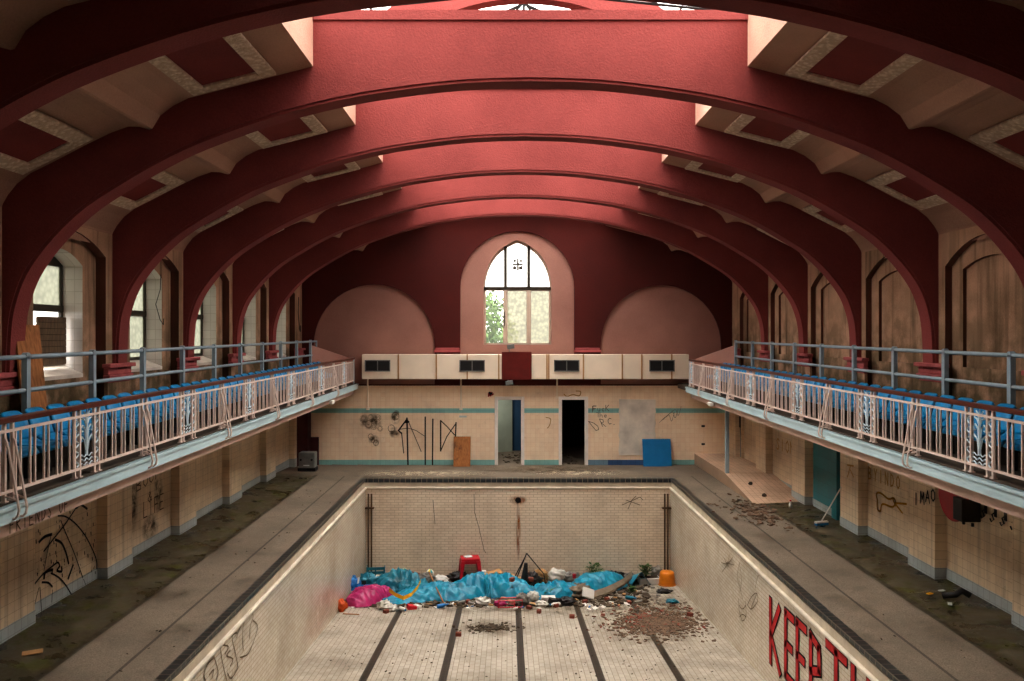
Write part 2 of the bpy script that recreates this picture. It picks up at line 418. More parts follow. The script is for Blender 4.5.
# scum channel: lip, cream band above it, black edge tiles on top
b = MB()
b.box(-PX + .01, PX - .01, PY - .04, PY + .03, zl - .02, zl + .03)
for sx in (-1, 1): b.box(min(sx * (PX - .04), sx * (PX + .03)), max(sx * (PX - .04), sx * (PX + .03)), NEAR, PY + .03, zl - .02, zl + .03)
struct('trim_1', b, 'lip', bevel=.015)
b = MB()
b.box(-PX - .2, PX + .2, PY + .025, PY + .1, zl - .1, -.1)
for sx in (-1, 1):
    a, c = sorted((sx * (PX + .025), sx * (PX + .1))); b.box(a, c, NEAR, PY + .1, zl - .1, -.1)
struct('trim_2', b, 'trough')
b = MB(); b.box(-PX - .02, PX + .02, PY + .01, PY + .16, -.11, .012); struct('trim_3', b, 'blacktile_f')
b = MB()
for sx in (-1, 1):
    a, c = sorted((sx * (PX + .01), sx * (PX + .15))); b.box(a, c, NEAR, PY + .16, -.07, .012)
struct('trim_4', b, 'blacktile_s')
# deck: two side strips with a cross fall, one end strip
prof = ((PX + .14, 0), (5.25, .02), (6.1, .06), (7.5, .14))
b = MB()
for sx in (-1, 1):
    for (x0, z0), (x1, z1) in zip(prof, prof[1:]):
        b.strip([(sx * x0, NEAR, z0), (sx * x1, NEAR, z1)], [(sx * x0, PY + .15, z0), (sx * x1, PY + .15, z1)], sx > 0)
        b.strip([(sx * x0, PY + .15, z0), (sx * x1, PY + .15, z1)], [(sx * x0, FAR + .3, 0), (sx * x1, FAR + .3, 0.02)], sx > 0)
b.strip([(-PX - .14, PY + .15, 0), (PX + .14, PY + .15, 0)], [(-PX - .14, FAR + 5, 0), (PX + .14, FAR + 5, 0)], True)
deck = struct('floor', b, 'deck')

# ------------------------------------------------------------------ roof arches
LOW = [(0, 7.71), (.9, 7.68), (1.8, 7.58), (2.57, 7.45), (3.5, 7.21), (4.45, 6.87), (5.0, 6.61), (5.5, 6.32), (5.95, 6.03), (6.3, 5.72), (6.58, 5.4), (6.78, 5.1), (6.9, 4.8), (6.97, 4.5), (7.0, 4.1), (7.01, 3.7)]
CEIL = [(2.92, 7.90), (4.6, 7.47), (4.8, 7.37), (4.97, 7.24), (5.08, 7.06), (5.12, 7.05), (5.25, 7.085), (5.4, 7.09), (5.63, 7.01), (6.0, 6.83), (6.4, 6.62), (6.72, 6.46), (6.9, 6.32), (7.02, 6.17), (7.09, 6.05), (7.13, 5.9), (7.14, 5.8)]
UP = [(0, 8.65), (.9, 8.65), (1.8, 8.65), (2.57, 8.65), (2.95, 8.65), (3.4, 8.1), (5.0, 7.7), (5.7, 7.4), (6.3, 7.1), (6.7, 6.8), (7.1, 6.5), (7.2, 6.2), (7.2, 5.6), (7.2, 5.0), (7.2, 4.4), (7.2, 3.7)]
def sym(P): return [(-x, z) for x, z in P[:0:-1]] + list(P)
def curved(P, n=3):
    out = []
    for i in range(len(P) - 1):
        p0 = P[max(i - 1, 0)]; p1 = P[i]; p2 = P[i + 1]; p3 = P[min(i + 2, len(P) - 1)]
        for k in range(n):
            t = k / n
            out.append(tuple(.5 * (2 * p1[c] + (p2[c] - p0[c]) * t + (2 * p0[c] - 5 * p1[c] + 4 * p2[c] - p3[c]) * t * t + (3 * p1[c] - p0[c] - 3 * p2[c] + p3[c]) * t ** 3) for c in (0, 1)))
    return out + [P[-1]]
RIBY = [10.75 + 3 * k for k in range(-4, 6)]
L3 = sym(curved(LOW, 3)); U3 = sym([(UP[i][0] + (UP[min(i + 1, len(UP) - 1)][0] - UP[i][0]) * k / 3, UP[i][1] + (UP[min(i + 1, len(UP) - 1)][1] - UP[i][1]) * k / 3) for i in range(len(UP) - 1) for k in range(3)] + [UP[-1]])
def arch_mesh(lo, up, y0, y1):
    b = MB()
    for y, fl in ((y0, False), (y1, True)): b.strip([(x, y, z) for x, z in lo], [(x, y, z) for x, z in up], fl)
    b.strip([(x, y1, z) for x, z in lo], [(x, y0, z) for x, z in lo], True) if False else b.strip([(x, y0, z) for x, z in lo], [(x, y1, z) for x, z in lo], True)
    b.strip([(x, y0, z) for x, z in up], [(x, y1, z) for x, z in up])
    return b
def offs(P, d):
    out = []
    for i, (x, z) in enumerate(P):
        a = P[max(i - 1, 0)]; c = P[min(i + 1, len(P) - 1)]; tx, tz = c[0] - a[0], c[1] - a[1]; l = math.hypot(tx, tz)
        out.append((x - tz / l * d, z + tx / l * d))
    return out
for i, y in enumerate(RIBY[:-1]):
    b = arch_mesh(offs(L3, .045), U3, y, y + .36)
    b2 = arch_mesh(L3, offs(L3, .1), y + .018, y + .342); b.add(b2.v, b2.f)
    b.box(-2.92, 2.92, y - .025, y, 8.52, 8.65)
    r = struct('roof_arch', b, 'rib')
# ceiling: coved panels and skylight curbs
b = MB()
for sx in (-1, 1):
    P = CEIL
    b.strip([(sx * x, NEAR, z) for x, z in P], [(sx * x, FAR + .1, z) for x, z in P], sx < 0)
struct('ceiling', b, 'cream', smooth=False)
b = MB()
for sx in (-1, 1):
    b.strip([(sx * 2.92, NEAR, 7.9), (sx * 2.92, NEAR, 8.62)], [(sx * 2.92, FAR + .1, 7.9), (sx * 2.92, FAR + .1, 8.62)], sx > 0)
    b.strip([(sx * 2.92, NEAR, 8.62), (sx * 4.3, NEAR, 8.62), (sx * 7.4, NEAR, 7.0)], [(sx * 2.92, FAR + .1, 8.62), (sx * 4.3, FAR + .1, 8.62), (sx * 7.4, FAR + .1, 7.0)], sx > 0)
struct('ceiling.001', b, 'curb')
# plaster panels in the coves
nt = 10
def cz(x):
    for (x0, z0), (x1, z1) in zip(CEIL, CEIL[1:]):
        if x0 <= x <= x1: return z0 + (z1 - z0) * (x - x0) / (x1 - x0)
for k in range(len(RIBY) - 1):
    y0, y1 = RIBY[k] + .36 + .2, RIBY[k + 1] - .2
    if y1 < 4: continue
    for sx in (-1, 1):
        for xa, xb in ((3.36, 4.46), (5.78, 6.72)):
            def q(s, y, d):
                x = xa + (xb - xa) * s; tz = (cz(xb) - cz(xa)) / (xb - xa); l = math.hypot(1, tz)
                z = cz(xa) + (cz(xb) - cz(xa)) * s - .025
                return (sx * (x + tz / l * d), y, z - d / l)
            t = sroot('trim_%d' % nt); nt += 1
            bw = .2 / (xb - xa); yb = .2; f = MB()
            def slab(s0, s1, ya, yb_, d, mb):
                vs = [q(s, y, dd) for dd in (0, d) for y in (ya, yb_) for s in (s0, s1)]
                mb.add(vs, [(0, 2, 3, 1), (4, 5, 7, 6), (0, 1, 5, 4), (2, 6, 7, 3), (0, 4, 6, 2), (1, 3, 7, 5)])
            slab(0, bw, y0, y1, .045, f); slab(1 - bw, 1, y0, y1, .045, f); slab(bw, 1 - bw, y0, y0 + yb, .045, f); slab(bw, 1 - bw, y1 - yb, y1, .045, f)
            f.build('frame', 'relief', t, bevel=.012)
            g = MB(); slab(bw, 1 - bw, y0 + yb, y1 - yb, .012, g); g.build('field', 'field', t)
# lantern over the opening: red arches, glazing bars, glass
C0 = 6.5; RI, RO = 3.6, 4.16
def arc(r, n=28, z0=8.6):
    a0 = math.asin((z0 - C0) / r); return [(r * math.cos(a), C0 + r * math.sin(a)) for a in [a0 + (PI - 2 * a0) * i / n for i in range(n + 1)]]
for y in RIBY[3:-1]:
    A, B = arc(RI), arc(RO)
    b = arch_mesh(A, B, y + .05, y + .3); struct('lantern_arch', b, 'rib')
b = MB()
for ya, yb in ((NEAR, RIBY[3] - .3), (FAR - .9, FAR + .1)): b.box(-2.93, 2.93, ya, yb, 8.6, 8.7)  # unseen panels added to shut off the skylight and darken the hall's ends
b.strip([(x, RIBY[3] - .3, z) for x, z in arc(RO)], [(x, RIBY[3] - .3, 8.6) for x, z in arc(RO)])
struct('skylight_blocker', b, 'cream')
lant = sroot('skylight')
b = MB(); G = arc(RO + .03)
b.strip([(x, RIBY[3] - .3, z) for x, z in G], [(x, FAR - .85, z) for x, z in G]); b.build('glazing', 'glass', lant)
b = MB()
for i in range(2, 27, 3): b.tube([(G[i][0], RIBY[3] - .3, G[i][1]), (G[i][0], FAR - .85, G[i][1])], .022, 4)
b.build('glazing_bar', 'black', lant)
for y in (RIBY[5] + 1.6, RIBY[6] + 1.6, RIBY[4] + 1.6):
    b = MB(); b.tube([(0, y, C0 + RO), (0, y, 9.6)], .03, 5)
    for s in (-1, 1):
        for xx in (1.0, 2.0, 3.0):
            b.tube([(s * .03, y, C0 + RO - .02), (s * xx, y, 9.6 - .1 * xx)], .022, 5)
    b.tube([(-3.4, y, 9.25), (0, y, 9.6), (3.4, y, 9.25)], .022, 5)
    b.build('truss', 'black', lant)

# ------------------------------------------------------------------ far wall
def W(y): return lambda x, z: (x, y, z)
def arch_loop(x0, x1, zb, zs, zt, n=16, pw=2.0, apex=0.0):   # opening with straight jambs up to zs and a curved head
    c = (x0 + x1) / 2; h = (x1 - x0) / 2
    P = [(x0, zb)]
    for i in range(n + 1):
        a = PI - PI * i / n; cx = math.cos(a); sy = math.sin(a)
        P.append((c + h * cx, zs + (zt - zs) * (sy ** (2 / pw)) + apex * max(0, 1 - abs(cx) * 3)))
    P.append((x1, zb)); return P
niche = arch_loop(-1.88, 1.89, 3.0, 5.87, 7.72, 28)
lunL = arch_loop(-6.72, -2.72, 2.66, 3.96, 5.96, 24); lunR = arch_loop(2.76, 6.74, 2.66, 3.96, 5.94, 24)
win = arch_loop(-1.11, 1.14, 3.97, 5.95, 7.36, 24, 1.75, .09)
b = MB(); b.poly([[(-7.6, 2.62), (7.6, 2.62), (7.6, 7.2), (5, 9.2), (3, 10.9), (-3, 10.9), (-5, 9.2), (-7.6, 7.2)], niche, lunL, lunR], W(FAR))
for l, d in ((niche, .12), (lunL, .07), (lunR, .07)): b.reveal(l, W(FAR), W(FAR + d))
struct('wall_far', b, 'wallred')
b = MB(); b.poly([niche, win], W(FAR + .12)); b.reveal(win, W(FAR + .12), W(FAR + .4))
for l in (lunL, lunR): b.poly([l], W(FAR + .07))
struct('wall_far.001', b, 'pink')
d1 = [(-.63, -.05), (-.63, 2.15), (.13, 2.15), (.13, -.05)]; d2 = [(1.48, -.05), (1.48, 2.15), (2.23, 2.15), (2.23, -.05)]
b = MB(); b.poly([[(-7.6, -.05), d1[0], d1[1], d1[2], d1[3], d2[0], d2[1], d2[2], d2[3], (7.6, -.05), (7.6, 2.63), (-7.6, 2.63)]], W(FAR))
tw = struct('wall_far.002', b, 'tile_far')
b = MB(); b.box(-7.4, -.74, FAR - .006, FAR, 1.72, 1.87); b.box(.24, 1.37, FAR - .006, FAR, 1.72, 1.87); b.box(2.34, 7.4, FAR - .006, FAR, 1.72, 1.87); b.build('teal_band', 'teal_far', tw)
b = MB(); b.box(-7.4, -.74, FAR - .008, FAR, -.02, .17); b.box(.24, 1.37, FAR - .008, FAR, -.02, .17); b.box(4.7, 5.9, FAR - .008, FAR, -.02, .17); struct('baseboard_far', b, 'teal_far')
b = MB(); b.box(2.34, 3.0, FAR - .008, FAR, -.02, .17); struct('baseboard_far.001', b, 'paleblue_far')
b = MB(); b.box(3.0, 4.7, FAR - .008, FAR, -.02, .17); struct('baseboard_far.002', b, 'blue_far')
# pier caps beside the lunettes
b = MB()
for x0, x1 in ((-2.74, -1.86), (1.87, 2.76)):
    b.box(x0, x1, FAR - .1, FAR, 3.72, 3.8); b.box(x0 + .04, x1 - .04, FAR - .06, FAR, 3.8, 3.87)
struct('trim_5', b, 'maroon', bevel=.012)
# big window
w1 = sroot('window_1', (0, FAR + .36, 3.97))
def wl(P): return [(x, z - 3.97) for x, z in P]
inner = [(-1.06 if x < 0 else 1.09, z) if abs(x) > 1.08 else (x * .955, z - .04) for x, z in win]
b = MB(); il = [(.015 + (x - .015) * .957, 3.97 + .05 + (z - 3.97) * .962) for x, z in win]
b.poly([wl(win), wl(il)], lambda x, z: (x, 0, z)); b.reveal(wl(il), lambda x, z: (x, 0, z), lambda x, z: (x, .06, z)); b.build('frame', 'framew', w1)
def head(x):
    for (xa, za), (xb, zb) in zip(win[1:-1], win[2:-1]):
        if xa <= x <= xb: return za + (zb - za) * (x - xa) / (xb - xa) - 3.97
    return 1.9
for x in (-.385, .392):
    b = MB(); b.box(x - .05, x + .05, -.03, .05, 1.9, head(x)); b.build('mullion', 'frame', w1); b = MB(); b.box(x - .045, x + .045, -.03, .05, 0, 1.85); b.build('mullion', 'framew', w1)
b = MB(); b.box(-1.1, 1.13, -.04, .05, 1.83, 1.93); b.build('transom', 'frame', w1)
def headpane(x0, x1, mat, nm):
    xs = [x0 + (x1 - x0) * i / 10 for i in range(11)]
    b = MB(); b.strip([(x, .03, 1.93) for x in xs], [(x, .03, max(head(min(max(x, -1.1), 1.13)), 1.95)) for x in xs]); return b.build(nm, mat, w1)
headpane(-1.07, -.43, 'textured_top', 'upper_pane'); cp = headpane(-.34, .345, 'textured_top', 'upper_pane'); headpane(.44, 1.1, 'textured_top', 'upper_pane')
for x0, x1, m in ((-1.07, -.43, 'clear'), (-.34, .345, 'textured'), (.44, 1.1, 'textured')):
    b = MB(); b.strip([(x0, .03, .03), (x1, .03, .03)], [(x0, .03, 1.83), (x1, .03, 1.83)]); b.build('lower_pane', m, w1)
for x0, x1 in ((-.345, .35), (.435, 1.1), (-1.07, -.43)):
    b = MB()
    for a, c, d, e in ((x0, x0 + .03, .0, 1.84), (x1 - .03, x1, .0, 1.84), (x0, x1, 0, .05), (x0, x1, 1.8, 1.84)): b.box(a, c, -.01, .04, d, e)
    b.build('sash', 'framew', w1)
b = MB(); ex, ez = .03, 2.68; b.box(ex - .03, ex + .03, -.02, .01, ez - .21, ez + .21); b.box(ex - .17, ex + .17, -.02, .01, ez - .025, ez + .03)
for sx in (-1, 1):
    for z0, q in ((ez + .12, .05), (ez - .11, .07)):
        b.box(ex + sx * .1 - q * .9, ex + sx * .1 + q * .7, -.02, .01, z0 - q * .8, z0 + q * .5); b.tube([(ex + sx * .15, -.005, z0 - q), (ex + sx * .06, -.005, z0 + q * .2), (ex + sx * .15, -.005, z0 + q)], .018, 4)
b.build('leaded_emblem', 'frame', w1)
b = MB(); b.box(-1.2, 1.23, -.12, .05, -.06, .0); b.build('window_sill', 'pink', w1)
b = MB(); b.box(-.44, -.41, -.06, -.03, .62, 1.1); b.build('window_stay', 'black', w1)

# duct along the far wall
t = thing('air_duct', 'long cream box air duct mounted across the far wall below the arched window', 'duct', (0, FAR - .5, 2.86))
b = MB(); b.box(-5.03, 5.56, 0, .48, 0, .8); b.build('casing', 'duct', t, bevel=.015)
for x in (-3.85, -2.62, -1.62, -.6, .96, 1.02, 2.14, 3.4, 4.03, 5.0):
    b = MB(); b.box(x - .022, x + .022, -.015, 0, 0, .805); b.build('seam', 'card', t)
for x in (-4.52, -1.46, 1.6, 4.68):
    b = MB(); b.box(x - .39, x + .39, -.02, 0, .27, .6); v = b.build('vent', 'darkvent', t)
    b = MB(); b.box(x - .41, x + .41, -.032, -.02, .25, .28); b.box(x - .41, x + .41, -.032, -.02, .59, .62); b.box(x - .41, x - .38, -.032, -.02, .25, .62); b.box(x + .38, x + .41, -.032, -.02, .25, .62); b.box(x - .015, x + .015, -.032, -.02, .27, .6); b.build('vent_frame', 'grey', v)
o = MB().box(-.5, .46, FAR - .57, FAR - .51, 2.84, 3.75).build('panel', 'redpanel', bevel=.01); tag(o, 'oxblood red square panel covering the middle of the cream air duct', 'panel')
for u, nm in ((368, 'left'), (461, 'left of the doors'), (557, 'over the second door')):
    x = at(u, 0, FAR)[0]; v1 = 408 if u < 500 else 397
    z1 = EYE - (v1 - 335) * FAR / 800
    b = MB(); b.tube([(x, FAR - .03, 2.9), (x, FAR - .03, z1)], .028, 6); b.box(x - .05, x + .05, FAR - .06, FAR, z1 - .06, z1 + .02)
    tag(b.build('conduit', 'duct'), {'left': 'thin cream conduit hanging below the left end of the air duct', 'left of the doors': 'thin cream conduit below the second duct vent, left of the doors', 'over the second door': 'thin cream conduit dropping beside the upper left corner of the dark doorway'}[nm], 'pipe')
for x, z, lb in ((-.25, 3.75, 'small grey floodlight on a bracket standing on the red duct panel'), (-.3, 2.725, 'small grey floodlight hanging under the red duct panel')):
    t = thing('floodlight', lb, 'lamp', (x, FAR - .56, z)); up = z > 3
    b = MB(); b.tube([(0, 0, 0), (0, 0, .2 if up else .12)], .018, 6); b.build('bracket', 'grey', t)
    b = MB(); b.obox((.04, -.03, .16 if up else .02), (.12, 0, .02), (0, .05, 0), (-.01, 0, .07)); b.build('lamp_head', 'grey', t, bevel=.01)

# doors in the far wall
def doorframe(nm, x0, x1):
    t = sroot(nm, ((x0 + x1) / 2, FAR, 0)); h = (x1 - x0) / 2
    b = MB(); b.box(-h - .11, -h, -.04, .14, -.05, 2.26); b.box(h, h + .11, -.04, .14, -.05, 2.26); b.box(-h, h, -.04, .14, 2.15, 2.26); b.build('door_frame', 'white', t, bevel=.012); return t
D1 = doorframe('door_1', -.63, .13); D2 = doorframe('door_2', 1.48, 2.23)
b = MB(); b.obox((-.2, 3.0, 1.05), (.3, .12, 0), (-.01, .02, 0), (0, 0, 1.05)); b.build('door_leaf', 'door_green', D1)
b = MB(); b.box(.12, .62, 3.3, 3.34, -.05, 3); b.build('inner_wall', 'door_blue', D1)
b = MB(); b.tube([(.33, .55, 0), (.345, .2, .0)], .02, 5)
# rooms behind
b = MB(); b.box(-3, .75, FAR + .02, FAR + 4.6, -.06, -.02)
rooms = MB(); y0, y1 = FAR + .02, FAR + 4.6
for x0, x1 in ((-1.6, .75), (.85, 3.2)):
    rooms.strip([(x0, y0, 0), (x0, y1, 0), (x1, y1, 0), (x1, y0, 0)], [(x0, y0, 2.6), (x0, y1, 2.6), (x1, y1, 2.6), (x1, y0, 2.6)])
    rooms.strip([(x0, y0, 2.6), (x1, y0, 2.6)], [(x0, y1, 2.6), (x1, y1, 2.6)])
struct('wall_back_room', rooms, 'darkvent')
l = bpy.data.lights.new('room_lamp', 'AREA'); l.size = 1.0; l.energy = 34; l.color = (1, .95, .85); lo = bpy.data.objects.new('room_lamp', l); COL.objects.link(lo); lo.location = (-.7, FAR + 1.6, 2.5)

# boards by the far wall
def leaning(nm, mat, u0, u1, vt, vb, yb, yt, lb, cat, th=.02):
    xa, _, z0 = at(u0, vb, yb); xb = at(u1, vb, yb)[0]; z1 = EYE - (vt - 335) * yt / 800; z0 = max(z0, 0.0)
    b = MB(); c = Vector(((xa + xb) / 2, (yb + yt) / 2, (z0 + z1) / 2)); up = Vector((0, yt - yb, z1 - z0)) / 2
    nrm = Vector((0, -up.z, up.y)).normalized() * th / 2
    b.obox(c - nrm, ((xb - xa) / 2, 0, 0), nrm, up)
    return tag(b.build(nm, mat, bevel=.004), lb, cat)
leaning('plywood_board', 'ply', 453.3, 470.3, 436.5, 468.8, FAR - .34, FAR - .05, 'narrow orange brown plywood board leaning on the tiled wall left of the doors', 'board')
leaning('painted_board', 'bluepaint', 643.5, 672, 439, 467.8, FAR - .3, FAR - .06, 'bright blue square board leaning on the tiled wall right of the doors', 'board', .03)
x0, _, z1 = at(619, 399.5, FAR); x1, _, z0 = at(655.3, 455, FAR)
P = [(x0, z0), (x1, z0)]; rr = random.Random(3)
n = 14
P += [(x1 + rr.uniform(-.02, .015), z0 + (z1 - z0) * i / n) for i in range(1, n)] + [(x1, z1), (x0, z1 + .01)] + [(x0 + rr.uniform(-.02, .03), z1 - (z1 - z0) * i / n) for i in range(1, n)]
b = MB(); b.poly([P], W(FAR - .03)); b.reveal(P, W(FAR - .03), W(FAR)); tag(b.build('wall_board', 'greyw'), 'scuffed grey white board with ragged edges fixed flat on the tiled wall', 'board')
# left corner: maroon post, black panel, grey box
b = MB(); b.box(-7.32, -6.8, FAR - .45, FAR, 0, 2.5); struct('trim_6', b, 'darkmaroon')
o = MB().box(-6.8, -6.53, FAR - .12, FAR - .02, 0, .93).build('cabinet', 'darkmaroon', bevel=.01); tag(o, 'narrow dark maroon cabinet beside the maroon corner post', 'cabinet')
t = thing('heater', 'grey metal box heater on a dark base in the far left corner', 'heater', (-6.55, 25.0, .06))
b = MB(); b.box(-.27, .27, -.2, .2, .0, .1); b.build('base', 'black', t)
b = MB(); b.box(-.25, .25, -.2, .2, .1, .58); b.build('casing', 'grey', t, bevel=.03)
for s in (-1, 1):
    b = MB(); b.tube([(s * .17, -.2, .36), (s * .17, -.23, .36)], .035, 10); b.build('knob', 'black', t)
b = MB(); b.box(-.09, .09, -.21, -.2, .17, .2); b.build('grille', 'paper', t)

# ------------------------------------------------------------------ side walls
def V(x): return lambda y, z: (x, y, z)
BAYC = [12.425 + 3 * k for k in range(-5, 5)]
def seg_loop(c, h, zb, zs, zt, n=12):
    P = [(c - h, zb)]
    for i in range(n + 1):
        s = -1 + 2 * i / n; P.append((c + h * s, zs + (zt - zs) * (1 - abs(s) ** 2.0)))
    return P + [(c + h, zb)]
UL, UR = -7.1, 7.1
RL = [seg_loop(c, 1.1, 3.2, 5.6, 5.93) for c in BAYC]
WL = [seg_loop(c, .68, 3.66, 5.42, 5.64) for c in BAYC]
b = MB(); b.poly([[(NEAR, 2.3), (FAR, 2.3), (FAR, 5.9), (FAR, 6.4), (NEAR, 6.4)]] + RL, V(UL)); struct('wall_left', b, 'sidewall')
b = MB()
for l in RL: b.reveal(l, V(UL), V(UL - .17))
struct('wall_left.001', b, 'pier')
b = MB(); b.poly([[(NEAR, 2.3), (FAR, 2.3), (FAR, 6.2), (NEAR, 6.2)]] + WL, V(UL - .17)); struct('wall_left.002', b, 'sidewall')
b = MB()
for l in WL: b.reveal(l[:0:-1] if False else l, V(UL - .17), V(UL - .56), closed=False)
struct('wall_left.003', b, 'revealtile')
for i, c in enumerate(BAYC):
    if c < 5: continue
    t = sroot('window_%d' % (i + 2), (UL - .54, c, 3.8))
    b = MB(); b.add([(.38, -.68, -.14), (.38, .68, -.14), (-.02, .68, .02), (-.02, -.68, .02), (.38, -.68, -.2), (.38, .68, -.2)], [(0, 1, 2, 3), (0, 4, 5, 1)]); b.build('window_sill', 'silltile', t)
    b = MB()
    for y in (-.66, .66): b.box(0, .05, y - .035, y + .035, 0, 1.64)
    b.box(0, .06, -.68, .68, .86, .97); b.box(0, .05, -.68, .68, 0, .06); b.box(0, .05, -.68, .68, 1.6, 1.84)
    b.build('frame', 'frame', t)
    broken = 11 < c < 14
    b = MB(); b.strip([(.02, -.64, .97), (.02, .64, .97)], [(.02, -.64, 1.62), (.02, .64, 1.62)]); b.build('upper_pane', 'obscure', t)
    b = MB(); b.strip([(.02, -.64 if not broken else .2, .05), (.02, .64, .05)], [(.02, -.64 if not broken else .1, .86), (.02, .64, .86)]); b.build('lower_pane', 'clear' if broken else 'obscure', t)
# right: blind arches, twice recessed
RR = [seg_loop(c, 1.12, 3.1, 5.45, 5.86) for c in BAYC]
RB = [seg_loop(c, .8, 3.76, 5.38, 5.54) for c in BAYC]
b = MB(); b.poly([[(NEAR, 2.3), (FAR, 2.3), (FAR, 6.4), (NEAR, 6.4)]] + RR, V(UR)); struct('wall_right', b, 'sidewall')
b = MB()
for l in RR: b.reveal(l, V(UR), V(UR + .12))
for l in RB: b.reveal(l, V(UR + .12), V(UR + .18))
struct('wall_right.001', b, 'pier')
b = MB(); b.poly([[(NEAR, 2.3), (FAR, 2.3), (FAR, 6.2), (NEAR, 6.2)]] + RB, V(UR + .12))
for l in RB: b.poly([l], V(UR + .18))
struct('wall_right.002', b, 'sidewall')
# capitals under the arches
for sx in (-1, 1):
    for y in RIBY:
        if y < 6: continue
        c = y + .1; b = MB(); xo = 7.1
        for d, hw, z0, z1 in ((.08, .40, 3.5, 3.57), (.12, .43, 3.57, 3.63), (.09, .41, 3.63, 3.75), (.15, .46, 3.75, 3.82)):
            a, e = sorted((sx * xo, sx * (xo - d))); b.box(a, e, c - hw, c + hw, z0 + gz(c), z1 + gz(c))
        struct('trim_%d' % nt, b, 'maroon', bevel=.012); nt += 1
        b = MB(); a, e = sorted((sx * xo, sx * (xo - .06))); b.box(a, e, c - .38, c + .38, 3.05, 3.5 + gz(c)); struct('trim_%d' % nt, b, 'sidewall'); nt += 1
# lower tiled walls with pilasters
LX, RX = (-7.33, -7.15), (7.2, 7.0)
door3 = [(18.3, .2), (18.3, 2.2), (19.55, 2.2), (19.55, .2)]
for (xr, xp), nm in ((LX, 'left'), (RX, 'right')):
    s = 1 if xr > 0 else -1
    b = MB(); b.strip([(xr, NEAR, -.05), (xr, FAR, -.05)], [(xr, NEAR, 2.5), (xr, FAR, 2.5)], s > 0)
    pil = MB(); bs = MB()
    a, e = sorted((xr, xr - s * .01)); 
    bs.box(a, e, NEAR, FAR, -.02, .31)
    for k in range(-4, 5):
        y0 = 13.68 + 3 * k; y1 = y0 + .9
        if s > 0 and k == 2: pass
        a, e = sorted((xp, xr)); pil.box(a, e, y0, y1, -.05, 2.5)
        a, e = sorted((xp - s * .008, xr)); bs.box(a, e, y0 - .008, y1 + .008, -.02, .31)
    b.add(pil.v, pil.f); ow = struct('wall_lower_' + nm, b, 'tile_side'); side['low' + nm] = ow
    struct('baseboard_' + nm, bs, 'plinth')
# ------------------------------------------------------------------ galleries
for sx, nm in ((-1, 'left'), (1, 'right')):
    yend = FAR if sx < 0 else 24.95
    def bx(b, x0, x1, y0, y1, z0, z1):
        a, e = sorted((sx * x0, sx * x1)); b.box(a, e, y0, y1, z0, z1)
    b = MB(); bx(b, 5.3, 7.3, NEAR, FAR, 2.5, 2.66); bx(b, 6.3, 7.12, NEAR, FAR, 2.66, 3.12); bx(b, 6.05, 6.32, NEAR, FAR, 2.66, 2.9)
    g = struct('gallery_' + nm, b, 'slab', shear=GK)
    b = MB(); bx(b, 5.24, 5.34, NEAR, yend, 2.47, 2.64); bx(b, 5.22, 5.34, NEAR, yend, 2.6, 2.64); b.build('fascia', 'fascia', g, shear=GK)
    b = MB(); bx(b, 5.38, 5.62, NEAR, yend - .1, 2.3, 2.5); bx(b, 5.6, 7.3, NEAR, FAR, 2.44, 2.5); b.build('edge_beam', 'beam', g, shear=GK)
    b = MB(); y0 = 24.6 if sx < 0 else 23.6
    pts = [(6.4, y0, 2.66), (6.4, y0, 3.95), (5.4, yend - .1, 3.45), (5.4, yend - .1, 2.66)]
    b.add([(sx * x, y, z) for x, y, z in pts] + [(sx * x, y + .1, z) for x, y, z in pts], [(0, 1, 2, 3), (7, 6, 5, 4), (0, 4, 5, 1), (1, 5, 6, 2), (2, 6, 7, 3)])
    b.build('end_parapet', 'pink', g, shear=GK)

